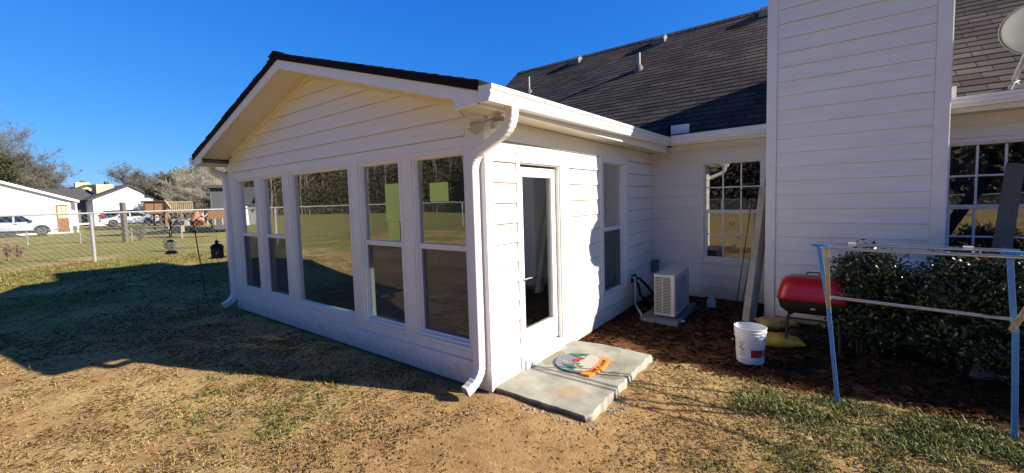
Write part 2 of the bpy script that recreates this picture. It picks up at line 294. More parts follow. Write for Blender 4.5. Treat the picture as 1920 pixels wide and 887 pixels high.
# ------------------------------------------------------------------ mesh builder
class MB:
    def __init__(s): s.v = []; s.f = []; s.uv = None; s.alt = set(); s.altm = 'siding_seam'
    def add(s, vs, fs):
        o = len(s.v); s.v += [tuple(v) for v in vs]; s.f += [tuple(i+o for i in f) for f in fs]
    def box(s, x0, x1, y0, y1, z0, z1):
        s.add([(x0,y0,z0),(x1,y0,z0),(x1,y1,z0),(x0,y1,z0),(x0,y0,z1),(x1,y0,z1),(x1,y1,z1),(x0,y1,z1)],
              [(0,3,2,1),(4,5,6,7),(0,1,5,4),(1,2,6,5),(2,3,7,6),(3,0,4,7)]); return s
    def beam(s, p, q, w, h, up=(0,0,1), w2=None, h2=None):
        p = Vector(p); q = Vector(q); d = (q-p).normalized(); u = Vector(up)
        if abs(d.dot(u)) > .97: u = Vector((0,1,0)) if abs(d.y) < .9 else Vector((1,0,0))
        a = d.cross(u).normalized(); b = a.cross(d)
        w2 = w if w2 is None else w2; h2 = h if h2 is None else h2
        vs = [p+a*sx*w/2+b*sy*h/2 for sx,sy in ((-1,-1),(1,-1),(1,1),(-1,1))]+[q+a*sx*w2/2+b*sy*h2/2 for sx,sy in ((-1,-1),(1,-1),(1,1),(-1,1))]
        s.add(vs, [(3,2,1,0),(4,5,6,7),(0,1,5,4),(1,2,6,5),(2,3,7,6),(3,0,4,7)]); return s
    def tube(s, pts, r, n=8, cap=True):
        pts = [Vector(p) for p in pts]; rs = r if isinstance(r, (list,tuple)) else [r]*len(pts)
        ref = Vector((0,0,1)); vs = []; a = None
        for i, p in enumerate(pts):
            d = (pts[min(i+1,len(pts)-1)]-pts[max(i-1,0)])
            d = d.normalized() if d.length > 1e-9 else Vector((0,0,1))
            if a is None:
                a = d.cross(ref if abs(d.z) < .95 else Vector((1,0,0))).normalized()
            else:
                a = (a - d*a.dot(d)); a = a.normalized() if a.length > 1e-6 else d.orthogonal().normalized()
            b = d.cross(a)
            vs += [p + (a*math.cos(t)+b*math.sin(t))*rs[i] for t in [2*PI*k/n for k in range(n)]]
        fs = [(i*n+k, i*n+(k+1)%n, (i+1)*n+(k+1)%n, (i+1)*n+k) for i in range(len(pts)-1) for k in range(n)]
        if cap: fs += [tuple(range(n-1,-1,-1)), tuple((len(pts)-1)*n+k for k in range(n))]
        s.add(vs, fs); return s
    def lathe(s, prof, c=(0,0,0), n=24, sx=1, sy=1):
        vs = [(c[0]+r*math.cos(2*PI*k/n)*sx, c[1]+r*math.sin(2*PI*k/n)*sy, c[2]+z) for r, z in prof for k in range(n)]
        fs = [(i*n+k, i*n+(k+1)%n, (i+1)*n+(k+1)%n, (i+1)*n+k) for i in range(len(prof)-1) for k in range(n)]
        s.add(vs, fs); return s
    def prism(s, poly, off):
        """poly: 3d points of a planar outline; extruded by vector off"""
        n = len(poly); off = Vector(off); p = [Vector(q) for q in poly]
        s.add(p+[q+off for q in p], [tuple(range(n-1,-1,-1)), tuple(range(n,2*n))]+[(k,(k+1)%n,n+(k+1)%n,n+k) for k in range(n)]); return s
    def quad(s, *p): s.add(p, [tuple(range(len(p)))]); return s
    def sphere(s, c, r, n=12, m=8, sc=(1,1,1)):
        vs = [(c[0]+r*sc[0]*math.sin(PI*i/m)*math.cos(2*PI*k/n), c[1]+r*sc[1]*math.sin(PI*i/m)*math.sin(2*PI*k/n), c[2]+r*sc[2]*math.cos(PI*i/m)) for i in range(m+1) for k in range(n)]
        fs = [(i*n+k, i*n+(k+1)%n, (i+1)*n+(k+1)%n, (i+1)*n+k) for i in range(m) for k in range(n)]
        s.add(vs, fs); return s
    def build(s, name, m, parent=None, smooth=False, bevel=0, label=None):
        me = bpy.data.meshes.new(name); me.from_pydata([tuple(v) for v in s.v], [], s.f)
        if not s.alt: me.validate()
        if name == 'glass':
            bm_ = bmesh.new(); bm_.from_mesh(me); bmesh.ops.recalc_face_normals(bm_,faces=bm_.faces); bm_.to_mesh(me); bm_.free()
        if s.uv is not None:
            uvl = me.uv_layers.new(name='UVMap'); uvl.data.foreach_set('uv', np.array([s.uv[l.vertex_index] for l in me.loops], dtype=np.float32).ravel())
        me.materials.append(MATS[m])
        if s.alt and len(me.polygons) == len(s.f):
            me.materials.append(MATS[s.altm])
            for i in s.alt: me.polygons[i].material_index = 1
        if smooth:
            for p in me.polygons: p.use_smooth = True
            try: me.set_sharp_from_angle(angle=math.radians(40))
            except Exception: pass
        o = bpy.data.objects.new(name, me); col.objects.link(o)
        if bevel:
            bv = o.modifiers.new('bevel', 'BEVEL'); bv.width = bevel; bv.segments = 2; bv.limit_method = 'ANGLE'; bv.angle_limit = math.radians(35)
        if parent: o.parent = parent
        if label: o['label'] = label
        return o
def npmesh(name, V, Fc, m, parent=None):
    """V (N,3), Fc (M,k)"""
    me = bpy.data.meshes.new(name); n, k = Fc.shape
    me.vertices.add(len(V)); me.vertices.foreach_set('co', V.astype(np.float32).ravel())
    me.loops.add(n*k); me.loops.foreach_set('vertex_index', Fc.astype(np.int32).ravel())
    me.polygons.add(n); me.polygons.foreach_set('loop_start', (np.arange(n)*k).astype(np.int32)); me.polygons.foreach_set('loop_total', np.full(n, k, np.int32))
    me.update(calc_edges=True); me.materials.append(MATS[m])
    o = bpy.data.objects.new(name, me); col.objects.link(o)
    if parent: o.parent = parent
    return o
def tag(o, label=None, cat=None, group=None, kind=None):
    if label: o['label'] = label
    if cat: o['category'] = cat
    if group: o['group'] = group
    if kind: o['kind'] = kind
    return o
def thing(name, label, cat, loc=(0,0,0), rz=0, group=None):
    o = bpy.data.objects.new(name, None); o.empty_display_size = .2; col.objects.link(o); o.location = loc; o.rotation_euler = (0,0,rz)
    return tag(o, label, cat, group)

# ------------------------------------------------------------------ wall helpers
def pl(kind, off):
    """plane mapping (u, out, z) -> world"""
    if kind == 'front': return lambda u, o, z: (u, off-o, z)     # faces -Y
    if kind == 'right': return lambda u, o, z: (off+o, u, z)     # faces +X
    if kind == 'left':  return lambda u, o, z: (off-o, u, z)     # faces -X
def pbox(mb, P, u0, u1, o0, o1, z0, z1):
    a = [P(u,o,z) for z in (z0,z1) for u,o in ((u0,o0),(u1,o0),(u1,o1),(u0,o1))]
    mb.add(a, [(0,3,2,1),(4,5,6,7),(0,1,5,4),(1,2,6,5),(2,3,7,6),(3,0,4,7)])
def wall(mb, P, u0, u1, z0, z1, holes, thick=.12):
    us = sorted({u0,u1,*[h[0] for h in holes],*[h[1] for h in holes]}); zs = sorted({z0,z1,*[h[2] for h in holes],*[h[3] for h in holes]})
    for zi in range(len(zs)-1):
        run = None
        for ui in range(len(us)-1):
            uc = (us[ui]+us[ui+1])/2; zc = (zs[zi]+zs[zi+1])/2
            solid = not any(h[0] < uc < h[1] and h[2] < zc < h[3] for h in holes)
            if solid and run is None: run = us[ui]
            if run is not None and (not solid or ui == len(us)-2):
                e = us[ui+1] if solid else us[ui]
                pbox(mb, P, run, e, -thick, 0, zs[zi], zs[zi+1]); run = None
def siding(mb, P, u0, u1, z0, z1, pitch, start, holes=(), uclip=None, joints=True, seed=1, seam_shade=.0038):
    rr = random.Random(seed)
    k = math.floor((z0-start)/pitch)
    while start+k*pitch < z1-1e-6:
        a, b = start+k*pitch, start+(k+1)*pitch; k += 1
        A, B = max(a, z0), min(b, z1)
        cuts = sorted({A,B,*[z for h in holes for z in (h[2],h[3]) if A < z < B]})
        jit = rr.uniform(-.001,.001)
        for zi in range(len(cuts)-1):
            s, e = cuts[zi], cuts[zi+1]; zc = (s+e)/2
            iv = [(u0,u1)]
            for h in holes:
                if h[2] < zc < h[3]:
                    nv = []
                    for p,q in iv:
                        if h[1] <= p or h[0] >= q: nv.append((p,q)); continue
                        if h[0] > p: nv.append((p,h[0]))
                        if h[1] < q: nv.append((h[1],q))
                    iv = nv
            o1 = .019-(s-a)/pitch*.014+jit; o2 = .019-(e-a)/pitch*.014+jit
            for p,q in iv:
                p1,q1,p2,q2 = p,q,p,q
                if uclip:
                    c = uclip(s); d = uclip(e); p1,q1 = max(p,c[0]),min(q,c[1]); p2,q2 = max(p,d[0]),min(q,d[1])
                    if q1 <= p1: continue
                    if q2 <= p2: m_ = (p2+q2)/2; p2 = q2 = min(max(m_,p1),q1)
                segs = [(p1,q1,p2,q2)]
                if joints and q-p > 1.2 and not uclip:
                    j = rr.uniform(p+.4,q-.4); segs = [(p1,j-.0012,p2,j-.0012),(j+.0012,q1,j+.0012,q2)]
                for (a1,b1,a2,b2) in segs:
                    vs = [P(a1,o1,s),P(b1,o1,s),P(b2,o2,e),P(a2,o2,e),P(a1,0,s),P(b1,0,s),P(b2,0,e),P(a2,0,e)]
                    mb.add(vs, [(0,1,2,3),(4,5,1,0),(5,6,2,1),(7,4,0,3)])
                    if abs(s-a) < 1e-6 and seam_shade:
                        mb.alt.add(len(mb.f)); mb.alt.add(len(mb.f)-3)  # strip and board underside coloured to draw the shadow line of the lap
                        mb.add([P(a1,o1+.0008,s-.0005),P(b1,o1+.0008,s-.0005),P(b1,o1+.0008,s+seam_shade),P(a1,o1+.0008,s+seam_shade)],[(0,1,2,3)])
def frame(mb, P, u0, u1, z0, z1, w, o0, o1, wb=None, wt=None):
    """rectangular ring; outer size u0..u1,z0..z1"""
    wb = w if wb is None else wb; wt = w if wt is None else wt
    pbox(mb,P,u0,u0+w,o0,o1,z0,z1); pbox(mb,P,u1-w,u1,o0,o1,z0,z1)
    pbox(mb,P,u0+w,u1-w,o0,o1,z0,z0+wb); pbox(mb,P,u0+w,u1-w,o0,o1,z1-wt,z1)

def hung_window(root, P, g, zm=None, screen=True, grid=None, fr='vinyl', name='window', depth=.05):
    """g=(u0,u1,z0,z1) visible glass; frame 35mm beyond. returns the frame object"""
    u0,u1,z0,z1 = g; w = .036
    m = MB(); frame(m,P,u0-w,u1+w,z0-w,z1+w,w-.008,-depth-.04,-.004)
    frame(m,P,u0-.010,u1+.010,z0-.010,z1+.010,.010,-depth-.03,-.022)
    if zm:
        pbox(m,P,u0,u1,-depth-.02,-.018,zm-.017,zm+.017)
        frame(m,P,u0,u1,z0,zm-.017,.020,-depth-.01,-.030)
    f = m.build(name, fr, root, bevel=.002)
    gm = MB()
    if zm:
        pbox(gm,P,u0,u1,-depth-.003,-depth,zm,z1); pbox(gm,P,u0,u1,-depth-.018,-depth-.015,z0,zm)
    else: pbox(gm,P,u0,u1,-depth-.003,-depth,z0,z1)
    gm.build('glass', 'window_glass', f)
    if screen and zm:
        sm = MB(); pbox(sm,P,u0+.021,u1-.021,-.035,-.0345,z0+.021,zm-.018); sm.build('insect_screen','insect_screen',f)
    if grid:
        nc, nr = grid; mm = MB(); ws = .011
        for (a,b,o) in ((z0,zm,-depth-.012),(zm,z1,-depth+.001)):
            for i in range(1,nc): x = u0+(u1-u0)*i/nc; pbox(mm,P,x-ws,x+ws,o,o+.008,a+.02,b-.01)
            for j in range(1,nr): z = a+(b-a)*j/nr; pbox(mm,P,u0+.003,u1-.003,o+.0005,o+.0085,z-ws,z+ws)
        mm.build('window_grid','vinyl',f)
    return f

# ================================================================== SUNROOM
W = 5.64; L = 4.625
FR = pl('front', 0.0); RT = pl('right', 0.0); HS = pl('front', L)
sun = thing('sunroom', 'white gabled sunroom addition with five tall windows and a glass door', 'sunroom')
GW = [(-5.3677,-4.7246),(-4.4584,-3.7963),(-3.5276,-2.1401),(-1.8674,-1.2032),(-.9323,-.2667)]
gz0, gz1, gzm = .367, 2.119, 1.262
w = .036
gholes = [(a-w+.004,b+w-.004,gz0-w+.004,gz1+w-.004) for a,b in GW]
m = MB(); wall(m,FR,-W,0,-.02,2.5,gholes)
apex = lambda x: 3.33-.294*abs(x+2.82)
m.prism([(-W,0,2.5),(-.0,0,2.5),(-2.82,0,apex(-2.82)+.0)],(0,.12,0))
m.build('gable_wall','siding',sun)
# flat trim panels over the wall: posts, head band, sill band, skirt
m = MB()
pbox(m,FR,-W,0,0,.006,gz1+w,2.275)
pbox(m,FR,-W,0,0,.006,.215,gz0-w)
edges = [-W]+[e for a,b in GW for e in (a-w,b+w)]+[0]
for i in range(0,len(edges),2): pbox(m,FR,edges[i],edges[i+1],0,.006,gz0-w,gz1+w)
pbox(m,FR,-W,0,.0,.013,.285,.292)
m.build('wall_panel','trim',sun)
m = MB(); pbox(m,FR,-W-.018,.019,0,.021,-.03,.208); m.build('skirt_board','trim',sun,bevel=.003)
m = MB(); siding(m,FR,-5.47,-.215,2.282,3.4,.165,2.282,uclip=lambda z:(-2.82-max(0,(3.335-z)/.294),-2.82+max(0,(3.335-z)/.294)))
m.build('gable_siding','siding',sun)
for a_ in ((FR,-.205,.018,0,.019,.21,2.44),(FR,-W-.018,-5.475,0,.019,.21,2.44),(RT,0,.095,0,.017,-.02,2.44)):
    m = MB(); pbox(m,*a_); m.build('corner_board','trim',sun,bevel=.002)
for i,(a,b) in enumerate(GW):
    if i == 2: f = hung_window(sun,FR,(a,b,gz0,gz1),None)
    else: f = hung_window(sun,FR,(a,b,gz0,gz1),gzm)
    m = MB(); frame(m,FR,a-w-.028,b+w+.028,gz0-w-.028,gz1+w+.028,.026,.006,.016); m.build('frame',('trim'),f,bevel=.002)
# lime coloured paper sheets left on the inside of two panes
for (a,b,z0,z1) in ((-1.485,-1.235,1.50,1.905),(-1.455,-1.26,1.29,1.495),(-.765,-.505,1.70,1.885)):
    m = MB(); y = .046; n_ = int((z1-z0)/.028)
    for k in range(n_): za = z0+(z1-z0)*k/n_; m.add([(a,y,za),(b,y,za),(b,y-.003,za+(z1-z0)/n_),(a,y-.003,za+(z1-z0)/n_)],[(0,1,2,3)])
    m.build('paper_sheet','lime_paper',sun,label='lime green ribbed protective sheet on the window pane')
# door wall (faces +X)
dh = (.497,1.272,.098,2.056); sh = (2.467-w+.004,3.171+w-.004,.343-w+.004,2.148+w-.004)
m = MB(); wall(m,RT,.12,L+.1,-.02,2.5,[dh,sh]); m.build('door_wall','siding',sun)
m = MB(); m.altm = 'side_seam'; siding(m,RT,.098,L-.03,.145-.19,2.47,.19,.145-.19,[(.4415,1.474,-1,2.1325),(2.3445,3.334,.249,2.2508)],seed=3,seam_shade=.0055); m.build('side_siding','siding',sun)
m = MB(); pbox(m,RT,L-.035,L,0,.024,-.02,2.5); m.build('corner_board','trim',sun)
m = MB()
for (u0,u1,z0,z1,wd,wt) in ((.4415,1.474,-.005,2.1325,.062,.075),):
    pbox(m,RT,u0,u0+.055,0,.024,z0,z1); pbox(m,RT,u1-.20+.0,u1,0,.022,z0,z1-wt-.003); pbox(m,RT,u0+.055,u1,0,.024,z1-wt,z1)
    pbox(m,RT,u0-.008,u1+.008,0,.030,z1,z1+.012)
dc = m.build('door_casing','trim',sun,bevel=.002)
m = MB(); frame(m,RT,2.3445,3.334,.249,2.2508,.088,0,.026); m.build('window_casing','trim',sun,bevel=.002)
hung_window(sun,RT,(2.467,3.171,.343,2.148),1.25)
# door leaf
m = MB(); o0,o1 = -.075,-.035
pbox(m,RT,.497,1.272,-.09,.045,.0,.092); thr = m.build('threshold','vinyl',sun,bevel=.003)
m = MB(); pbox(m,RT,.497,.520,-.11,.006,.092,2.056); pbox(m,RT,1.260,1.282,-.11,.006,.092,2.056); pbox(m,RT,.520,1.260,-.11,.006,2.046,2.056); m.build('door_jamb','trim',sun,bevel=.002)
m = MB(); du = (.522,1.250); g = (.592,1.150,.355,1.925)
pbox(m,RT,du[0],g[0],o0,o1,.118,2.020); pbox(m,RT,g[1],du[1],o0,o1,.118,2.020); pbox(m,RT,g[0],g[1],o0,o1,.118,g[2]); pbox(m,RT,g[0],g[1],o0,o1,g[3],2.020)
frame(m,RT,g[0]-.014,g[1]+.014,g[2]-.014,g[3]+.014,.018,o1,o1+.012)
door = m.build('door','door_paint',sun,bevel=.003)
for a_ in ((1.251,1.2595,-.10,-.050,.12,2.045),(.521,1.2595,-.10,-.050,2.0215,2.0455)): m = MB(); pbox(m,RT,*a_); m.build('weatherstrip_shade','shadow_gap',sun)  # dark strips: side weatherstrip and painted shade of the recess above the door
m = MB(); pbox(m,RT,g[0],g[1],o0+.016,o0+.02,g[2],g[3]); m.build('glass','window_glass',door)
m = MB(); m.tube([(o1,.556,.90),(o1+.055,.556,.90),(o1+.06,.60,.902),(o1+.058,.655,.90)],.008,8); m.lathe([(0,0),(.024,0),(.024,.006),(0,.006)],(0,0,0),14)
# turn the rose to face out
rose = MB(); rose.tube([(o1,.556,.90),(o1+.010,.556,.90)],.026,16); rose.tube([(o1,.556,1.02),(o1+.012,.556,1.02)],.022,16)
hm = MB(); hm.tube([(o1,.556,.90),(o1+.055,.556,.90),(o1+.06,.60,.902),(o1+.058,.655,.90)],.008,8); hm.build('handle','aluminium',door,smooth=True)
rose = MB(); rose.tube([(o1,.556,.90),(o1+.010,.556,.90)],.026,16); rose.build('handle_plate','aluminium',door,smooth=True)
rose = MB(); rose.tube([(o1,.556,1.02),(o1+.012,.556,1.02)],.022,16); rose.build('lock','aluminium',door,smooth=True)
# left wall (not seen) and interior
LF = pl('left', -W)
m = MB(); wall(m,LF,.12,L+.1,-.02,2.5,[]); siding(m,LF,.1,L,.0,2.47,.19,.145-.19,seed=5); m.build('left_wall','siding',sun)
m = MB(); m.box(-W+.121,-.121,.121,L-.005,-.02,.03); m.build('floor','interior_floor',sun)
m = MB(); m.box(-W+.121,-.121,.121,L-.005,2.36,2.38); m.box(-W+.121,-.121,L-.12,L-.002,.03,2.36); m.build('interior_lining','drywall',sun)
# interior reveal boards around gable windows (seen through glass)
m = MB()
for a,b in GW: frame(m,FR,a-.10,b+.10,gz0-.10,gz1+.08,.075,-.135,-.122)
m.build('interior_casing','vinyl',sun)
# roof
ZR, SL = 3.50, .294; XE0, XE1 = -5.96, .32; yF, yB = -.42, 5.25
def roof_slope(mb_v, x_e, x_r, y0, y1, zr, slope, thick, row=.145, uvs=None):
    """courses of shingles from eave x_e to ridge x_r"""
    vs, fs, uv = [], [], []
    run = abs(x_r-x_e); sgn = 1 if x_r > x_e else -1; sl = math.sqrt(1+slope**2); n = int(run*sl/row)+1
    nb = max(2, int((y1-y0)/.31))
    for k in range(n):
        s0, s1 = k*row, min((k+1)*row+.02, run*sl)
        xa, xb = x_e+sgn*s0/sl, x_e+sgn*s1/sl
        za, zb = zr-abs(x_r-xa)*slope, zr-abs(x_r-xb)*slope
        lift = .009
        jf = random.uniform(-.008,.008)
        o = len(vs)
        vs += [(xa,y0+jf,za+lift),(xa,y1,za+lift),(xb,y1,zb+.001),(xb,y0+jf,zb+.001),(xa,y0+jf,za-.006),(xa,y1,za-.006),(xb,y0+jf,zb-.006)]
        uv += [(y0,s0),(y1,s0),(y1,s1),(y0,s1),(y0,s0-.003),(y1,s0-.003),(y0,s1)]
        fs += [(o,o+1,o+2,o+3),(o+4,o+5,o+1,o),(o+4,o,o+3,o+6)]
    mb_v.v += []; base = len(mb_v.v); mb_v.v += vs; mb_v.f += [tuple(i+base for i in f) for f in fs]; mb_v.uv = (mb_v.uv or [])+uv
m = MB(); m.uv = []
roof_slope(m,XE1,-2.82,yF,yB,ZR,SL,.03); roof_slope(m,XE0+.0,-2.82,yF,yB,ZR,SL,.03)
# ridge caps
for k in range(int((yB-yF)/.14)):
    y0 = yF+k*.14-.02; lift = .012+.010
    vs = [(-2.82-.15,y0,ZR-.15*SL+lift),(-2.82,y0,ZR+lift+.004),(-2.82+.15,y0,ZR-.15*SL+lift),(-2.82+.15,y0+.3,ZR-.15*SL+lift-.012),(-2.82,y0+.3,ZR+lift-.008),(-2.82-.15,y0+.3,ZR-.15*SL+lift-.012)]
    b0 = len(m.v); m.v += vs; m.uv += [(v[0],v[1]) for v in vs]; m.f += [(b0,b0+1,b0+4,b0+5),(b0+1,b0+2,b0+3,b0+4)]
roof = m.build('roof','black_shingles',sun)
# shingle edge thickness + dark drip edge along the rakes
m = MB()
for sg,xe in ((1,XE1),(-1,XE0)):
    p = [(-2.82,yF+.004,ZR-.004),(xe,yF+.004,ZR-SL*abs(xe+2.82)-.004),(xe,yF+.004,ZR-SL*abs(xe+2.82)-.070),(-2.82,yF+.004,ZR-.070)]
    m.prism(p,(0,5.5,0))
m.build('drip_edge','drip_black',roof)
# rake fascia, soffit, boxed returns
m = MB(); ft = lambda x: 3.445-SL*abs(x+2.82); FH = .118
for xe in (XE1-.01,XE0+.01):
    m.prism([(-2.82,-.40,ft(-2.82)),(xe,-.40,ft(xe)),(xe,-.40,ft(xe)-FH),(-2.82,-.40,ft(-2.82)-FH)],(0,.022,0))
for x0,x1 in ((.04,.31),(-5.95,-5.64)):
    m.prism([(x0,-.404,ft(x0)-.02),(x1,-.404,ft(x1)-.02),(x1,-.404,2.425),(x0,-.404,2.405)],(0,.026,0))
m.build('rake_fascia','trim',sun,bevel=.002)
m = MB()
for xe in (.04,-5.68):
    m.prism([(-2.82,-.377,3.345),(xe,-.377,3.345-SL*abs(xe+2.82)),(xe,-.377,3.36-SL*abs(xe+2.82)),(-2.82,-.377,3.36)],(0,.377,0))
m.box(.02,.295,-.377,4.3,2.425,2.437); m.box(-5.93,-5.66,-.377,5.0,2.425,2.437)
m.build('soffit','soffit',sun)
m = MB()   # frieze board following the rake on the gable
for sg in (1,-1):
    a = -2.82; b = -2.82+sg*2.62
    m.prism([(a,-.028,3.345),(b,-.028,3.345-SL*2.62),(b,-.028,3.345-SL*2.62-.05),(a,-.028,3.345-.052)],(0,.022,0))
m.build('frieze_board','soffit',sun)
for a_ in ((.295,.318,-.40,4.33,2.40,2.545),(-5.96,-5.937,-.40,5.0,2.40,2.545)): m = MB(); m.box(*a_); m.build('eave_fascia','trim',sun)
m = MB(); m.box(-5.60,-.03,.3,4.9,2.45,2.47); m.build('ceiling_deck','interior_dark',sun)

def kgutter(P3, s0, s1, tilt=0.0):
    """K-style gutter; P3(out, along, z). profile outer lip etc."""
    prof = [(0,.115),(0,0),(.095,0),(.100,.020),(.118,.048),(.112,.075),(.128,.090),(.128,.118),(.116,.118),(.116,.104),(.104,.09),(.106,.05),(.088,.012),(.010,.010),(.010,.115)]
    mb = MB(); n = len(prof); vs = [P3(o,s0,z+tilt*s0) for o,z in prof]+[P3(o,s1,z+tilt*s1) for o,z in prof]
    mb.add(vs, [(k,(k+1)%n,n+(k+1)%n,n+k) for k in range(n)])
    for s in (s0,s1):
        e = [P3(o,s,z+tilt*s) for o,z in prof[1:8]]+[P3(0,s,.118+tilt*s)]
        mb.add(e,[tuple(range(len(e)))])
    return mb
g1 = kgutter(lambda o,a,z:(.32+o,a,z+2.425),-.425,4.10,.018).build('gutter','gutter',sun,bevel=.0015)
g2 = kgutter(lambda o,a,z:(-5.962-o,a,z+2.43),-.425,5.0,.0).build('gutter','gutter',sun,bevel=.0015)

def rect_pipe(mb, path, w, h, side, ridges=()):
    """rectangular downspout swept along path; side = width direction vector"""
    pts = [Vector(p) for p in path]; side = Vector(side).normalized(); vs = []
    for i,p in enumerate(pts):
        d = (pts[min(i+1,len(pts)-1)]-pts[max(i-1,0)]).normalized()
        a = (side-d*side.dot(d)).normalized(); b = d.cross(a)
        k = 1.0 - (.055 if i in ridges else 0)
        c = .22
        vs += [p+a*(sx*w/2*k)+b*(sy*h/2*k) for sx,sy in ((-1,-1+c),(-1+c,-1),(1-c,-1),(1,-1+c),(1,1-c),(1-c,1),(-1+c,1),(-1,1-c))]
    n = 8
    mb.add(vs,[(i*n+k,i*n+(k+1)%n,(i+1)*n+(k+1)%n,(i+1)*n+k) for i in range(len(pts)-1) for k in range(n)])
def crimp(a, b, c, n=10):
    """quadratic bend a->c round b, crimped"""
    a,b,c = Vector(a),Vector(b),Vector(c); return [a*(1-t)**2+b*2*t*(1-t)+c*t*t for t in [i/n for i in range(n+1)]]
def downspout(root, xo, zo, yo, xv, yv, zk0, zk1, side, out, w=.085, h=.075):
    n = 12
    lx = lambda t: xo+(xv-xo)*t
    ly = lambda t: yo+(yv-yo)*t
    lz = lambda t: zk0+(zk1-zk0)*t
    e1 = crimp((xo,yo,zo-.02),(xo,yo,zk0),(lx(.27),ly(.27),lz(.27)),n)
    e2 = crimp((lx(.75),ly(.75),lz(.75)),(xv,yv,zk1),(xv,yv,zk1-.14),n)
    e3 = crimp((xv,yv,.25),(xv,yv,.09),(xv+out[0],yv+out[1],.03),n)
    path = [(xo,yo,zo+.03),(xo,yo,zo)]+e1+e2+[(xv,yv,1.2)]+e3
    rid = []
    o = 2
    for seg,(s,e) in enumerate(((2,2+n+1),(2+n+1,2+2*(n+1)),(2+2*(n+1)+1,2+3*(n+1)+1))):
        rid += [i for i in range(s+1,e-1) if (i-s)%2]
    m = MB(); rect_pipe(m,path,w,h,side,rid); d = m.build('downspout','downspout',root)
    return d
downspout(sun,.385,2.43,-.10,-.078,-.066,2.275,2.085,(1,0.0,0),(-.03,-.17),.082,.095)
downspout(sun,-6.02,2.43,-.14,-5.735,-.03,2.34,2.20,(1,0,0),(-.05,-.17),.12,.09)

# security light
fl = thing('security_light','white twin head floodlight under the front gutter corner','floodlight',(.035,.03,2.375))
m = MB(); m.lathe([(0,0),(.055,0),(.055,.03),(0,.03)],(.06,.0,.02),16); m.build('mount','white_plastic',fl,smooth=True)
for c,d in ((Vector((-.055,-.07,-.035)),Vector((-.75,-.5,-.35))),(Vector((.115,.0,-.015)),Vector((.65,-.7,-.15)))):
    d = d.normalized(); m = MB(); m.tube([c-d*.05,c-d*.02,c+d*.025,c+d*.062,c+d*.062],[.016,.040,.050,.056,.046],18); m.tube([(.06,0,.02),c-d*.045],.013,8); m.build('lamp_head','lamp_shell',fl,smooth=True)
m = MB(); m.box(.04,.09,-.03,.02,-.075,.01); m.build('motion_sensor','lamp_shell',fl,bevel=.008)

# ================================================================== MAIN HOUSE
hs = thing('house','white lap sided one storey house with grey shingle roof and siding clad chimney','house')
HX0, HX1 = -5.1, 12.0
lw = (.8568,1.6337,.6335,2.1814); rw = (3.67,5.30,.70,2.20)
hh = [(lw[0]-.032,lw[1]+.032,lw[2]-.032,lw[3]+.032),(rw[0]-.032,rw[1]+.032,rw[2]-.032,rw[3]+.032)]
m = MB(); wall(m,HS,HX0,HX1,-.1,2.75,hh); m.build('front_wall','old_siding',hs)
m = MB(); siding(m,HS,.02,1.90,-.04,2.75,.19,.147-.19,[(.789,1.7145,.5328,2.263)],seed=8)
siding(m,HS,3.40,HX1,-.04,2.75,.19,.147-.19,[(rw[0]-.05,rw[1]+.09,.60,2.29)],seed=9); m.build('front_siding','old_siding',hs)
m = MB(); frame(m,HS,.789,1.7145,.5328,2.263,.045,0,.026,wb=.055); m.build('window_casing','old_trim',hs,bevel=.002)
m = MB(); frame(m,HS,3.60,rw[1]+.09,.60,2.275,.042,0,.026,wt=.045); m.build('window_casing','old_trim',hs,bevel=.002)
fw = hung_window(hs,HS,lw,1.415,screen=False,grid=(3,2))
# holiday stickers on the left window
m = MB(); ys = L+.044
def disc(mb,cx,cz,r,n=8): mb.add([(cx+r*math.cos(2*PI*k/n),ys,cz+r*math.sin(2*PI*k/n)) for k in range(n)],[tuple(range(n))])
R_ = random.Random(4)
for i in range(95):
    u = R_.random(); cx = lw[0]+.15+.55*R_.random(); cz = lw[2]+.03+1.4*(u**1.7)
    disc(m,cx,cz,R_.choice((.003,.004,.005)),6)
for (cx,cz,r) in ((1.23,1.79,.045),):
    for k in range(6):
        a = k*PI/3+.2; d = Vector((math.cos(a),0,math.sin(a)))
        m.beam((cx,ys,cz),(cx+d.x*r,ys,cz+d.z*r),.003,.001)
        for s in (-.7,.7):
            e = Vector((math.cos(a+s),0,math.sin(a+s)))*.016; q = Vector((cx,ys,cz))+d*r*.6; m.beam(q,q+e,.0025,.001)
m.build('window_sticker','sticker_white',fw)
mat('sticker_clear', (.45,.38,.30), rough=.7, var=.1, scale=40)
m = MB()
def heart(mb,cx,cz,s,inner=.6):
    n = 28; o = [];i_ = []
    for k in range(n):
        t = 2*PI*k/n; x = 16*math.sin(t)**3/16*s; z = (13*math.cos(t)-5*math.cos(2*t)-2*math.cos(3*t)-math.cos(4*t))/16*s
        o.append((cx+x,ys,cz+z)); i_.append((cx+x*inner,ys,cz+z*inner))
    mb.add(o+i_,[(k,(k+1)%n,n+(k+1)%n,n+k) for k in range(n)])
heart(m,1.245,1.20,.042); heart(m,1.21,1.005,.022); heart(m,1.34,.985,.024); heart(m,1.27,.83,.034,.2)
m.build('window_sticker','sticker_clear',fw)
hung_window(hs,HS,(rw[0],4.60,rw[2],rw[3]),1.455,screen=False,grid=(4,2))
hung_window(hs,HS,(4.69,rw[1],rw[2],rw[3]),1.455,screen=False,grid=(3,2))
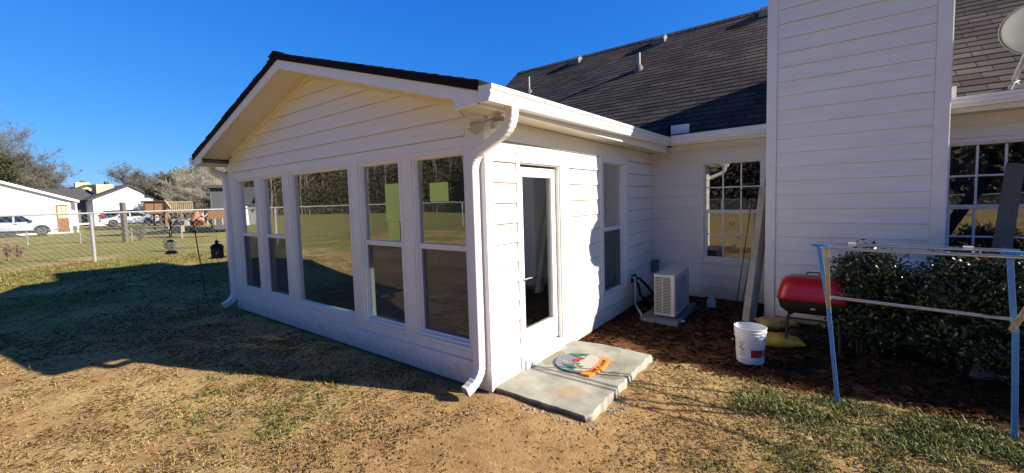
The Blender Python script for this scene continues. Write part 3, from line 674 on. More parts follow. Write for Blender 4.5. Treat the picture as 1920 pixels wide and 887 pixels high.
# rooms behind the windows
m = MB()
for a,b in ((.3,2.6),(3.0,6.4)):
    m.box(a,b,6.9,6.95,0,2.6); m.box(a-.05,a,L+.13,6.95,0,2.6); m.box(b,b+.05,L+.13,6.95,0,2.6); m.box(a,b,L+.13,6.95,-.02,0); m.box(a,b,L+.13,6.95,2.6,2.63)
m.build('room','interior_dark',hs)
m = MB()
for (x0,x1) in ((3.68,4.02),(4.9,5.3)):
    n = 40; vs = []
    for k in range(n+1):
        x = x0+(x1-x0)*k/n; y = L+.20+.025*math.sin(k*1.35)+.008*math.sin(k*3.1)
        vs += [(x,y,.5),(x,y,2.3)]
    m.add(vs,[(2*k,2*k+2,2*k+3,2*k+1) for k in range(n)])
m.build('curtain','curtain',hs,smooth=True)
# gable end walls and back
m = MB()
for x in (HX0,HX1-.12):
    m.prism([(x,L+.12,-.1),(x,11.4,-.1),(x,11.4,2.6),(x,8.0,5.5),(x,L+.12,2.72)],(.12,0,0))
m.box(HX0,HX1,11.3,11.42,-.1,2.7); m.build('gable_wall','old_siding',hs)
m = MB(); m.box(HX0+.01,1.9,L+.002,L+.10,-.25,-.06); m.box(3.4,HX1-.01,L+.004,L+.10,-.25,-.06); m.build('foundation','block',hs)
# roof
tanA = (5.68-2.62)/3.8; RY, RZz = 8.0, 5.68; EY, EZ = 4.20, 2.62
def house_slope(mb, x0, x1, ye, yr, ze, zr, row=.145):
    run = abs(yr-ye); t = (zr-ze)/run; sl = math.sqrt(1+t*t); n = int(run*sl/row)+1; sg = 1 if yr > ye else -1
    if mb.uv is None: mb.uv = []
    for k in range(n):
        s0, s1 = k*row, min((k+1)*row+.02,run*sl); ya,yb = ye+sg*s0/sl, ye+sg*s1/sl; za,zb = ze+t*s0/sl, ze+t*s1/sl
        nx = 14
        o = len(mb.v)
        for j in range(nx+1):
            x = x0+(x1-x0)*j/nx; l = .009+random.uniform(-.0015,.0015)
            mb.v += [(x,ya,za+l),(x,yb,zb+.001),(x,ya,za-.008)]; mb.uv += [(x,s0),(x,s1),(x,s0-.003)]
        for j in range(nx):
            a = o+3*j; mb.f += [(a,a+3,a+4,a+1),(a+2,a+5,a+3,a)]
m = MB(); house_slope(m,-5.25,HX1+.2,EY,RY,EZ,RZz); house_slope(m,-5.25,HX1+.2,2*RY-EY,RY,EZ,RZz)
for k in range(int(17/.15)):
    x0 = -5.26+k*.15; lift = .022
    vs = [(x0,RY-.12,RZz-.12*tanA+lift),(x0,RY,RZz+lift),(x0,RY+.12,RZz-.12*tanA+lift),(x0+.3,RY+.12,RZz-.12*tanA+lift-.012),(x0+.3,RY,RZz+lift-.012),(x0+.3,RY-.12,RZz-.12*tanA+lift-.012)]
    b0 = len(m.v); m.v += vs; m.uv += [(v[0],v[1]) for v in vs]; m.f += [(b0,b0+1,b0+4,b0+5),(b0+1,b0+2,b0+3,b0+4)]
hroof = m.build('roof','old_shingles',hs)
m = MB(); m.prism([(-5.24,EY+.01,EZ-.02),(-5.24,RY,RZz-.02),(-5.24,2*RY-EY-.01,EZ-.02),(-5.24,2*RY-EY-.01,EZ-.12),(-5.24,RY,RZz-.12),(-5.24,EY+.01,EZ-.12)],(.03,0,0)); m.build('rake_board','old_trim',hroof)
# plumbing vents and ridge vents on the roof
def on_roof(x, y): return EZ+(y-EY)*tanA
for (x,y,h,r) in ((-.93,6.61,.36,.038),(-3.94,6.62,.42,.032)):
    z = on_roof(x,y); m = MB(); m.tube([(x,y,z-.05),(x,y,z+h)],r,12); p = m.build('vent_pipe','galvanised',hroof,smooth=True)
    m = MB(); m.lathe([(r+.08,-.09),(r+.055,.03),(r+.012,.10),(r,.11)],(x,y,z),16); m.build('flashing','vent_grey',p,smooth=True)
for (x,y) in ((-.80,7.70),(-3.10,7.72),(1.45,7.78)):
    z = on_roof(x,y); t = Vector((0,1,tanA)).normalized(); nrm = Vector((0,-tanA,1)).normalized()
    c = Vector((x,y,z)); X = Vector((1,0,0)); m = MB(); a = .17
    base = [c+X*sx*a+t*sy*a*.9+nrm*.012 for sx,sy in ((-1,-1),(1,-1),(1,1),(-1,1))]; top = [c+X*sx*a*.8+t*(sy*a*.55+.05)+nrm*.11 for sx,sy in ((-1,-1),(1,-1),(1,1),(-1,1))]
    m.add(base+top,[(3,2,1,0),(4,5,6,7),(0,1,5,4),(1,2,6,5),(2,3,7,6),(3,0,4,7)]); m.build('roof_vent','vent_grey',hroof,bevel=.01)
m = MB(); m.box(.36,.68,4.28,4.34,2.66,2.83); m.box(.36,.40,4.28,4.50,2.66,2.83); m.build('flashing','vinyl',hroof)
m = MB(); m.box(3.46,3.62,4.22,4.44,2.68,2.86); m.build('flashing','old_trim',hroof,label='kickout flashing beside the chimney')
# eaves
for a_ in ((.30,1.815,4.22,4.245,2.50,2.63),(3.455,HX1,4.22,4.245,2.55,2.665)): m = MB(); m.box(*a_); m.build('eave_fascia','old_trim',hs)
for a_ in ((.30,1.815,4.245,L,2.53,2.545),(3.455,HX1,4.245,L,2.56,2.575)): m = MB(); m.box(*a_); m.build('soffit','soffit',hs)
kgutter(lambda o,a,z:(a,4.22-o,z+2.515),.445,1.81,.017).build('gutter','gutter',hs,bevel=.0015)
kgutter(lambda o,a,z:(a,4.22-o,z+2.535),3.465,HX1,.017).build('gutter','gutter',hs,bevel=.0015)
# chimney
CX0,CX1,CY = 1.812,3.460,3.66; CZ = 7.2
CP = pl('front',CY); CL = pl('left',CX0); CR = pl('right',CX1)
m = MB(); m.box(CX0,CX1,CY,5.4,.05,CZ); siding(m,CP,CX0+.095,CX1-.112,.05,CZ,.181,.205-.181,seed=12,joints=False)
siding(m,CL,CY+.1,5.4,.05,CZ,.181,.205-.181,seed=13,joints=False); siding(m,CR,CY+.1,5.4,.05,CZ,.181,.205-.181,seed=14,joints=False)
chim = m.build('chimney','old_siding',hs)
m = MB(); pbox(m,CP,CX0-.02,CX0+.093,0,.026,.03,CZ); pbox(m,CL,CY-.0,CY+.1,0,.02,.03,CZ); m.build('corner_board','old_trim',chim,bevel=.002)
m = MB(); pbox(m,CP,CX1-.110,CX1+.008,0,.026,.03,CZ); pbox(m,CR,CY-.0,CY+.1,0,.02,.03,CZ); m.build('corner_board','old_trim',chim,bevel=.002)
m = MB(); m.box(CX0-.08,CX1+.08,CY-.08,5.5,CZ,CZ+.12); m.build('chimney_cap','old_trim',chim)
m = MB(); m.box(CX0+.02,CX1-.02,CY+.03,5.3,-.3,.052); m.build('foundation','block',chim)

# satellite dish
ds = thing('satellite_dish','grey oval satellite dish on a pole at the roof edge right of the chimney','satellite dish',(4.13,4.42,2.80))
m = MB(); m.tube([(0,0,0),(-.04,-.05,.08),(-.06,-.34,.20),(-.04,-.46,.34),(-.02,-.48,.46)],.022,10); m.box(-.07,.05,-.06,.06,-.03,.02); m.build('pole','galvanised',ds,smooth=True)
m = MB(); c = Vector((.03,-.46,.50)); axis = Vector((.55,.62,.50)).normalized(); a1 = Vector((0,0,1)).cross(axis).normalized(); a2 = axis.cross(a1)
n = 32; vs = []; rings = [0,.25,.5,.75,.95,1.0,1.0]; dep = [-.07,-.066,-.053,-.031,-.006,.0,-.015]
for rr_,dd in zip(rings,dep):
    for k in range(n): t = 2*PI*k/n; vs.append(c+a1*(.31*rr_*math.cos(t))+a2*(.285*rr_*math.sin(t))+axis*dd)
m.add(vs,[(i*n+k,i*n+(k+1)%n,(i+1)*n+(k+1)%n,(i+1)*n+k) for i in range(len(rings)-1) for k in range(n)])
d = m.build('dish','dish_grey',ds,smooth=True); sm = d.modifiers.new('s','SOLIDIFY'); sm.thickness = .006
m = MB(); m.box(-.06,.03,-.56,-.46,.30,.52); m.build('bracket','galvanised',ds,bevel=.004)
m = MB(); m.tube([c-a2*.29,c-a2*.30+axis*.2,c-a2*.16+axis*.38],.012,8); m.tube([c-a2*.16+axis*.36,c-a2*.12+axis*.42],[.03,.03],10); m.build('receiver_arm','dish_grey',ds,smooth=True)
m = MB(); m.tube([(0,-.05,.06),(-.05,-.12,.03),(-.07,-.1,-.06),(-.03,-.12,-.12)],.006,6); m.tube([(.0,-.2,.2),(.1,-.16,.12),(.13,-.1,-.06)],.006,6); m.build('cable','pvc',ds,smooth=True)

# ================================================================== GROUND AND STEP
def axis_(c, near, farr, n1, n2):
    a = np.linspace(-near, near, n1); b = near+(farr-near)*(np.linspace(0,1,n2)[1:]**2.6); return c+np.concatenate([-b[::-1],a,b])
gx = axis_(-1,11,900,221,34); gy = axis_(0,9,900,181,34)
GX,GY = np.meshgrid(gx,gy,indexing='ij'); nx,ny = GX.shape
GZ = hgt(GX,GY)+.008*np.sin(GX*9.1+2*np.sin(GY*3.3))*np.sin(GY*8.3+1.7*np.sin(GX*4.1))*(np.abs(GX)<10)
inside = (GX>-5.5)&(GX<-.1)&(GY>.1)&(GY<11); GZ[inside] -= .12
V = np.stack([GX,GY,GZ],-1).reshape(-1,3); I = np.arange(nx*ny).reshape(nx,ny)
Fc = np.stack([I[:-1,:-1],I[1:,:-1],I[1:,1:],I[:-1,1:]],-1).reshape(-1,4)
g = npmesh('ground',V,Fc,'ground'); tag(g,kind='structure')
for p in g.data.polygons: p.use_smooth = True

sl = thing('concrete_step','pale concrete step slab with a rough broken edge outside the glass door','slab',(0,0,0))
rg = random.Random(3)
edge = []
y = .035
front = [(.022+ (.905-.022)*t, .03+rg.uniform(-.006,.006)) for t in [i/14 for i in range(15)]]
right = [(.93+rg.uniform(-.007,.007)+.005*math.sin(i*.9), .03+1.49*i/44) for i in range(1,45)]
outline = front+right+[(.945,1.53),(.40,1.555),(.026,1.50)]
m = MB(); n = len(outline); cx_,cy_ = .45,.75
top = [(x,y,.0) for x,y in outline]; mid = [(x+(.012 if x>.9 else 0),y-(.010 if y<.06 else 0),-.035+rg.uniform(-.012,.012)) for x,y in outline]; bot = [(x+(.025+rg.uniform(-.012,.02) if x>.9 else 0),y-(.0 if y<.06 else 0),-.19) for x,y in outline]
m.add(top+mid+bot+[(cx_,cy_,0)],[(k,(k+1)%n,3*n) for k in range(n)]+[(n+k,n+(k+1)%n,(k+1)%n,k) for k in range(n)]+[(2*n+k,2*n+(k+1)%n,n+(k+1)%n,n+k) for k in range(n)])
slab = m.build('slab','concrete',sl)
# broken concrete crumbs along the slab edge
m = MB()
for i in range(420):
    if i < 280: x = .975+abs(rg.gauss(0,.07)); y = rg.uniform(.0,1.5)
    elif i < 380: x = rg.uniform(.0,1.0); y = -.02-abs(rg.gauss(0,.05))
    else: x = rg.uniform(-.1,1.3); y = rg.uniform(-.35,.0)
    s = rg.choice((.006,.008,.010,.014,.020)); z = H(x,y)+s*.15
    pts = [Vector((rg.gauss(0,1),rg.gauss(0,1),rg.gauss(0,.7))).normalized()*s*rg.uniform(.6,1.2) for _ in range(6)]
    c = Vector((x,y,z)); b_ = [c+Vector((s,0,-s*.4))*rg.uniform(.6,1.2),c+Vector((0,s,-s*.4))*rg.uniform(.6,1.2),c+Vector((-s,0,-s*.4))*rg.uniform(.6,1.2),c+Vector((0,-s,-s*.4))*rg.uniform(.6,1.2),c+Vector((rg.uniform(-.5,.5)*s,rg.uniform(-.5,.5)*s,s*.35))]
    m.add(b_,[(0,1,4),(1,2,4),(2,3,4),(3,0,4),(3,2,1,0)])
tag(m.build('rubble','rubble'),'pale broken concrete crumbs scattered along the step edge','rubble',kind='stuff')

# doormat: right=+Y, up=-X
dm = thing('doormat','round grey snow globe doormat with orange lettered banner on the concrete step','doormat',(.405,.915,.0),PI/2)
# local: x -> world +Y, y -> world -X
def flat(name,poly,z0,z1,mt,parent):
    m = MB(); m.prism([(x,y,z0) for x,y in poly],(0,0,z1-z0)); return m.build(name,mt,parent)
circ = lambda r,n=48,cx=0,cy=0,a0=0,a1=2*PI: [(cx+r*math.cos(a0+(a1-a0)*k/n),cy+r*math.sin(a0+(a1-a0)*k/n)) for k in range(n)]
R0 = .245
flat('backing',[p for p in circ(R0+.012,60)],.001,.010,'mat_edge',dm)
flat('globe',circ(R0,60),.010,.016,'mat_grey',dm)
arc = [(R0*.985*math.cos(t),R0*.985*math.sin(t)) for t in [PI+.10+(PI-.20)*k/30 for k in range(31)]]
hill = arc+[(.17,.035),(.10,.05),(.02,.02),(-.06,.04),(-.13,-.03),(-.2,-.03)]
flat('snow_hill',hill,.016,.0185,'mat_snow',dm)
m = MB(); n = 26; top = []; bot = []
for k in range(n+1):
    x = -.245+.49*k/n; c = -.168-.055*math.cos(x/.245*1.35)+.0
    top.append((x,c+.045,0)); bot.append((x,c-.052,0))
banner = [(x,y) for x,y,_ in top]+[(x,y) for x,y,_ in reversed(bot)]
vs = [(x,y,.0215) for x,y,_ in top]+[(x,y,.0215) for x,y,_ in bot]+[(x,y,.002) for x,y,_ in top]+[(x,y,.002) for x,y,_ in bot]; q = n+1
m.add(vs,[(q+k,q+k+1,k+1,k) for k in range(n)]+[(k,k+1,2*q+k+1,2*q+k) for k in range(n)]+[(3*q+k,3*q+k+1,q+k+1,q+k) for k in range(n)]+[(0,2*q,3*q,q),(n,q+n,3*q+n,2*q+n)])
m.build('banner','mat_orange',dm)
def treeshape(cx,cy,s): return [(cx-.05*s,cy),(cx+.05*s,cy),(cx+.025*s,cy+.035*s),(cx+.04*s,cy+.035*s),(cx+.016*s,cy+.07*s),(cx+.028*s,cy+.07*s),(cx,cy+.12*s),(cx-.028*s,cy+.07*s),(cx-.016*s,cy+.07*s),(cx-.04*s,cy+.035*s),(cx-.025*s,cy+.035*s)]
def tri(name,items,mt,z=.0186):
    for poly in items: m = MB(); m.prism([(x,y,z) for x,y in poly],(0,0,.002)); m.build(name,mt,dm)
tri('fir_motif',[treeshape(-.135,.0,1.05),treeshape(-.175,-.045,.8),treeshape(.145,.06,1.1),treeshape(.19,.0,.8)],'mat_green')
tri('fir_motif',[treeshape(-.055,-.03,.65),treeshape(-.10,-.085,.6),treeshape(.10,-.01,.55)],'mat_olive')
tri('truck_motif',[[(-.02,.01),(.085,.01),(.09,.05),(.05,.055),(.035,.085),(-.005,.085),(-.01,.05),(-.02,.045)],circ(.015,14,.005,.012),circ(.015,14,.07,.012)],'mat_red',.0188)
m = MB(); 
for k in range(34):
    a = rg.uniform(.3,2.9); r = rg.uniform(.08,.225); x,y = r*math.cos(a),r*math.sin(a)
    if y < .03: continue
    s = rg.uniform(.003,.0055); m.prism([(x+s*math.cos(t),y+s*math.sin(t),.0162) for t in [2*PI*j/6 for j in range(6)]],(0,0,.0025))
m.tube([(-.07+.028*(1-t/14)*math.cos(t*.8),.125+.028*(1-t/14)*math.sin(t*.8),.0175) for t in range(13)],.0028,5)
m.tube([(-.12+.03*t/5,.10+.012*math.sin(t),.0175) for t in range(6)],.006,5)
m.build('snow_motif','mat_snow',dm)
fc = bpy.data.curves.new('lettering','FONT'); fc.body = 'let it snow'; fc.size = .083; fc.align_x = 'CENTER'; fc.align_y = 'CENTER'; fc.extrude = .0008; fc.offset = .0006; fc.shear = .25; fc.materials.append(MATS['mat_black'])
# curved by hand: place each letter along the banner
for t_ in (fc,): bpy.data.curves.remove(t_)
word = 'let it snow'; adv = {'l':.020,'e':.037,'t':.026,'i':.019,' ':.024,'s':.034,'n':.038,'o':.038,'w':.047}
tw = sum(adv[c] for c in word); x = -tw/2; letters = []
for ch in word:
    if ch != ' ':
        fc = bpy.data.curves.new('lettering','FONT'); fc.body = ch; fc.size = .078; fc.extrude = .0008; fc.offset = .0008; fc.shear = .3; fc.materials.append(MATS['mat_black'])
        xm = x+adv[ch]/2; cy = -.168-.055*math.cos(xm/.245*1.35)-.024; an = math.atan(.055*math.sin(xm/.245*1.35)*1.35/.245)
        o = bpy.data.objects.new('letter',fc); o.location = (x,cy-.0*an,.0225); o.rotation_euler = (0,0,an); letters.append(o); col.objects.link(o)
    x += adv[ch]
bpy.context.view_layer.update()
dg = bpy.context.evaluated_depsgraph_get(); lm = MB()
for o in letters:
    me = bpy.data.meshes.new_from_object(o.evaluated_get(dg)); mw = o.matrix_basis
    lm.add([tuple(mw@v.co) for v in me.vertices],[tuple(p.vertices) for p in me.polygons])
    bpy.data.objects.remove(o)
lm.build('lettering','mat_black',dm)

# ================================================================== THINGS BY THE HOUSE
# mini split condenser
ac = thing('heat_pump','cream metal mini split condenser unit in the corner of the two walls','air conditioner',(.56,2.85,.055))
m = MB(); m.box(0,.275,0,.78,.0,.56); body = m.build('housing','ac_paint',ac,bevel=.012)
m = MB(); m.box(-.006,.281,-.006,.786,.545,.568); m.build('top_cover','ac_paint',ac,bevel=.008)
m = MB(); m.box(.018,.215,-.004,.003,.035,.53); lo = m.build('louver_opening','shadow_gap',body)
m = MB()
for k in range(24):
    z = .045+k*.0205; m.beam((.016,-.010,z),(.217,-.010,z),.014,.006,up=(0,.6,1))
m.box(.110,.122,-.018,-.004,.035,.53); m.build('louver','ac_paint',body)
m = MB(); m.box(.2752,.2765,.10,.56,.05,.5); m.build('fan_opening','grey_print',body)
m = MB()
for r in [.03*k for k in range(1,8)]:
    m.tube([(.284,.33+r*math.cos(t),.275+r*math.sin(t)) for t in [2*PI*j/24 for j in range(25)]],.0028,5,cap=False)
for k in range(8):
    a = k*PI/4; m.tube([(.284,.33,.275),(.284,.33+.215*math.cos(a),.275+.215*math.sin(a))],.003,5)
m.build('fan_guard','ac_paint',body)
m = MB(); m.box(.03,.07,.05,.73,-.02,.0); m.box(.2,.24,.05,.73,-.02,.0); m.build('foot','black_metal',ac)
pad = thing('equipment_pad','dark grey pad under the cream condenser unit','pad',(.40,2.74,-.06))
m = MB(); m.box(0,.50,0,1.12,0,.09); m.build('slab','pad_plastic',pad,bevel=.008)
bx = thing('disconnect_box','small grey electrical box on the corner above the condenser','electrical box',(.03,4.42,.36))
m = MB(); m.box(0,.08,0,.15,0,.20); m.build('box','pad_plastic',bx,bevel=.006)
m = MB(); m.box(.078,.086,.008,.142,.01,.17); m.build('cover','pad_plastic',bx,bevel=.003)
m = MB(); m.tube([(.045,.08,0),(.045,.08,-.12),(.08,-.05,-.26),(.16,-.3,-.3),(.22,-.6,-.28)],.014,8); m.build('conduit','black_rubber',bx,smooth=True)
hz = thing('refrigerant_hose','black insulated hoses looping from the wall to the condenser','hose',(.03,3.5,0))
m = MB(); m.tube([(0,-.02,.42),(.10,.02,.40),(.20,.12,.26),(.26,.22,.12),(.38,.25,.08),(.52,.10,.14)],.022,8); m.tube([(0,.04,.38),(.06,.06,.30),(.08,.1,.12),(.18,.16,.03),(.34,.14,.02),(.5,.0,.10)],.020,8)
m.build('hose','black_rubber',hz,smooth=True); m = MB(); m.box(-.012,.03,-.07,.09,.34,.46); m.build('wall_cover','black_rubber',hz,bevel=.008)
pv = thing('drain_pipe','white plastic drain pipe from the wall lying along the mulch','pipe',(.04,3.44,0))
m = MB(); m.tube([(-.02,0,.43),(.035,0,.43),(.045,0,.415),(.045,0,.02),(.055,-.02,.005),(.40,-.66,.0),(.42,-.69,.0),(.90,-.52,.0)],.0155,10); m.build('pipe','pvc',pv,smooth=True)
m = MB()
for a,b in (((.03,0,.43),(.045,0,.40)),((.045,0,.03),(.05,-.01,-.012)),((.39,-.64,-.02),(.43,-.685,-.02))): m.tube([a,b],.0165,10)
m.build('elbow','pvc',pv,smooth=True)
jg = thing('spray_jug','small white ribbed plastic jug on the mulch under the window','jug',(1.06,4.05,-.05))
m = MB(); m.lathe([(0,0),(.055,.0),(.062,.01),(.062,.04),(.058,.045),(.062,.05),(.062,.09),(.058,.095),(.060,.10),(.055,.12),(.038,.135),(.036,.155),(0,.157)],(0,0,0),20); m.build('jug_body','pvc',jg,smooth=True)
m = MB(); m.lathe([(0,.157),(.040,.155),(.040,.17),(0,.172)],(0,0,0),20); m.build('cap','white_plastic',jg,smooth=True)

# bucket
bk = thing('bucket','white plastic bucket with red printed panel and wire handle on the mulch','bucket',(1.805,2.03,-.055))
m = MB(); H_ = .375
prof = [(0,.004),(.118,.004),(.124,.012),(.130,.10),(.137,.255),(.141,.27),(.147,.272),(.147,.283),(.139,.285),(.140,.300),(.148,.302),(.148,.312),(.140,.314),(.141,.330),(.150,.332),(.150,.342),(.143,.344),(.145,.366),(.151,.368),(.151,H_),(.143,H_),(.141,.36),(.128,.10),(.118,.02),(0,.018)]
m.lathe(prof,(0,0,0),40); m.build('bucket_body','white_plastic',bk,smooth=True)
def wrap(mb,a0,a1,z0,z1,n=12,ro=.0012):
    R = lambda z: .125+(z-.012)/.243*.0125+ro
    vs = []
    for k in range(n+1):
        a = a0+(a1-a0)*k/n
        for z in (z0,z1): vs.append((R(z)*math.cos(a),R(z)*math.sin(a),z))
    mb.add(vs,[(2*k,2*k+2,2*k+3,2*k+1) for k in range(n)])
fa = math.atan2(-2.7488-2.03,2.3214-1.805)   # bearing of the street side
m = MB(); wrap(m,fa+.05,fa+.95,.085,.165); wrap(m,fa+1.02,fa+1.3,.085,.165); m.build('label_panel','red_print',bk)
for (a,b,z0,z1) in ((-.85,-.35,.225,.235),(-.8,-.45,.205,.214),(-.85,-.3,.12,.128),(-.85,-.3,.105,.112),(-.85,-.3,.09,.096),(-.8,-.35,.045,.053),(.1,.4,.170,.174),(.5,.85,.170,.174)):
    m = MB(); wrap(m,fa+a,fa+b,z0,z1,6); m.build('printed_text','grey_print',bk)
m = MB(); wrap(m,fa-.72,fa-.50,.155,.16,5,.0016); wrap(m,fa-.70,fa-.62,.16,.195,3,.0016); wrap(m,fa-.56,fa-.46,.14,.175,3,.0016); wrap(m,fa-.68,fa-.5,.19,.196,3,.0016); m.build('printed_mark','red_print',bk)
m = MB(); pts = []
for k in range(17):
    t = k/16; a = fa+.55-1.55*t; sag = math.sin(PI*t)*.085; R = .158+.012*math.sin(PI*t)
    pts.append((R*math.cos(a),R*math.sin(a),.285-sag-.06*t))
m.tube(pts,.0022,6); hd = m.build('handle','galvanised',bk,smooth=True)
m = MB(); m.tube([pts[0],tuple(Vector(pts[0])+Vector((0,0,.012)))],.013,8); m.build('handle_lug','white_plastic',bk,smooth=True)
m = MB(); m.tube([tuple(Vector(pts[-1])-Vector((.02,-.0,-.012))),tuple(Vector(pts[-1])+Vector((-.03,0,.02)))],.007,8); m.build('handle_lug','white_plastic',bk,smooth=True)

# bags
def bag(name,label,loc,rz,sx,sy,sz,mt,grp):
    t = thing(name,label,'bag',loc,rz,grp); m = MB(); n,k = 22,16; vs = []; r_ = random.Random(int(loc[0]*100))
    for i in range(k+1):
        v = -1+2*i/k
        for j in range(n):
            a = 2*PI*j/n; cxx = abs(math.cos(a))**.6*math.copysign(1,math.cos(a)); czz = abs(math.sin(a))**.8*math.copysign(1,math.sin(a))
            pin = (1-abs(v)**10)
            vs.append((sx*cxx*(.93+.07*pin)+r_.uniform(-.007,.007), sy*v, sz*(czz*pin*(.72+.22*math.cos(v*3.2+.4)+.10*math.sin(v*9+a*2))+1)+r_.uniform(-.008,.008)*pin))
    m.add(vs,[(i*n+j,i*n+(j+1)%n,(i+1)*n+(j+1)%n,(i+1)*n+j) for i in range(k) for j in range(n)]); m.build('sack',mt,t,smooth=True)
    return t
b1 = bag('soil_bag','yellow garden product bag lying flat on the mulch beside the bucket',(2.02,2.66,-.05),-1.25,.13,.23,.075,'bag_yellow',None)
b2 = bag('soil_bag','tan and green printed bag lying on top of the yellow bag',(1.97,2.92,.095),-1.0,.125,.20,.06,'bag_print',None)
m = MB(); m.prism([(-.05+.045*math.cos(t),-.06+.05*math.sin(t),.1) for t in [2*PI*j/14 for j in range(14)]],(0,0,.004)); m.build('printed_mark','green_print',b2)

# charcoal grill
gr = thing('charcoal_grill','red lidded rectangular charcoal grill on black tube legs beside the chimney','grill',(2.32,2.78,-.05))
def rrect(w,d,r,z,n=6):
    p = []
    for cx,cy,a0 in ((w-r,d-r,0),(-w+r,d-r,PI/2),(-w+r,-d+r,PI),(w-r,-d+r,1.5*PI)):
        for k in range(n+1): a = a0+PI/2*k/n; p.append((cx+r*math.cos(a),cy+r*math.sin(a),z))
    return p
def loft(mb,rings,capt=True,capb=True):
    n = len(rings[0]); vs = [p for r in rings for p in r]; mb.add(vs,[(i*n+k,i*n+(k+1)%n,(i+1)*n+(k+1)%n,(i+1)*n+k) for i in range(len(rings)-1) for k in range(n)]+([tuple((len(rings)-1)*n+k for k in range(n))] if capt else [])+([tuple(range(n-1,-1,-1))] if capb else []))
m = MB(); loft(m,[rrect(.325,.215,.09,.565),rrect(.335,.225,.10,.575),rrect(.320,.210,.09,.590),rrect(.312,.202,.10,.66),rrect(.290,.18,.11,.735),rrect(.255,.145,.10,.785),rrect(.20,.10,.08,.812),rrect(.10,.05,.04,.822)],capb=False); lid = m.build('lid','red_enamel',gr,smooth=True)
m = MB(); loft(m,[rrect(.17,.09,.05,.40),rrect(.25,.15,.08,.415),rrect(.295,.19,.09,.46),rrect(.312,.205,.09,.53),rrect(.322,.213,.09,.566)],capt=False); m.build('bowl','burnt_enamel',gr,smooth=True)
m = MB(); m.tube([(-.06,0,.82),(-.055,0,.85),(.055,0,.85),(.06,0,.82)],.008,8); m.build('handle','black_metal',lid,smooth=True)
m = MB(); m.prism([(-.022,-.214,.48),(.022,-.214,.48),(.022,-.214,.50),(-.022,-.214,.50)],(0,.006,0)); m.build('vent_tab','galvanised',gr)
for sx in (-1,1):
    for sy in (-1,1):
        m = MB(); m.tube([(sx*.18,sy*.10,.40),(sx*.215,sy*.15,.385),(sx*.225,sy*.165,.34),(sx*.235,sy*.20,.0)],.0125,8); m.build('leg','black_metal',gr,smooth=True)
for y_ in (-.165,.165): m = MB(); m.tube([(-.225,y_,.36),(.225,y_,.36)],.010,8); m.build('crossbar','black_metal',gr,smooth=True)
m = MB()
for k in range(5): m.tube([(-.24,-.16+.08*k,.16),(.26,-.16+.08*k,.16)],.004,6)
m.tube([(-.228,-.18,.16),(-.228,.18,.16)],.004,6); m.tube([(.228,-.18,.16),(.228,.18,.16)],.004,6); m.build('shelf','black_metal',gr)

# drying rack / folding work frame: blue legs, aluminium rails, wooden braces
fr = thing('folding_rack','folding rack with blue legs, wooden braces and long metal rails by the hedge','rack',(2.36,1.5,0))
def RP(x,y,z): return (x-2.36,y-1.5,z)
for (ta,ba,tag_) in (((2.352,1.50,1.235),(2.500,1.485,-.06),0),((3.405,1.50,1.225),(3.462,1.50,-.06),1)):
    t = Vector(ta); b = Vector(ba); mid = t.lerp(b,.42)
    m = MB(); m.beam(RP(t.x,t.y+.03,t.z),RP(mid.x+.02,mid.y+.045,mid.z-.02),.030,.020,up=(0,1,0)); m.build('upper_leg','blue_paint',fr,bevel=.003)
    m = MB(); m.beam(RP(mid.x+.012,mid.y,mid.z+.03),RP(b.x,b.y,b.z),.030,.020,up=(0,1,0)); m.build('lower_leg','blue_paint',fr,bevel=.003)
    m = MB(); m.beam(RP(t.x-.05,t.y,t.z+.012),RP(t.x+.07,t.y,t.z+.010),.035,.022); m.beam(RP(t.x+.02,t.y+.02,t.z-.03),RP(t.x-.03,t.y,t.z+.015),.02,.02); m.build('hinge','blue_paint',fr,bevel=.004)
m = MB(); m.beam(RP(2.405,1.475,1.225),RP(2.428,1.478,.72),.030,.018,up=(0,1,0)); m.build('brace','raw_wood',fr,bevel=.002)
m = MB(); m.beam(RP(3.60,1.475,1.18),RP(3.418,1.478,.70),.032,.018,up=(0,1,0)); m.build('brace','raw_wood',fr,bevel=.002)
for (a,b,r) in (((2.33,1.56,1.252),(3.46,1.56,1.243),.013),((2.38,1.46,1.222),(4.6,1.47,1.20),.013),((2.425,1.50,.812),(3.43,1.50,.775),.012)):
    m = MB(); m.tube([RP(*a),RP(*b)],r,10); m.build('rail','aluminium',fr,smooth=True)
for (x,y,z) in ((2.40,1.47,1.225),(2.43,1.475,.80),(2.424,1.475,.74),(3.42,1.47,1.22),(3.425,1.475,.78),(3.43,1.475,.72)):
    m = MB(); m.tube([RP(x,y-.004,z),RP(x,y-.022,z)],.008,8); m.tube([RP(x,y-.014,z),RP(x,y-.026,z)],.0045,6); m.build('bolt','galvanised',fr,smooth=True)
m = MB()
for (x) in (2.545,3.19): m.tube([RP(x,1.56,1.2513),RP(x+.05,1.56,1.251)],.0165,10)
m.build('tape_wrap','sticker_white',fr)
m = MB(); m.tube([RP(3.42,1.7,-.06),RP(3.405,1.7,.6),RP(3.30,1.7,1.0)],.001,4) if False else None

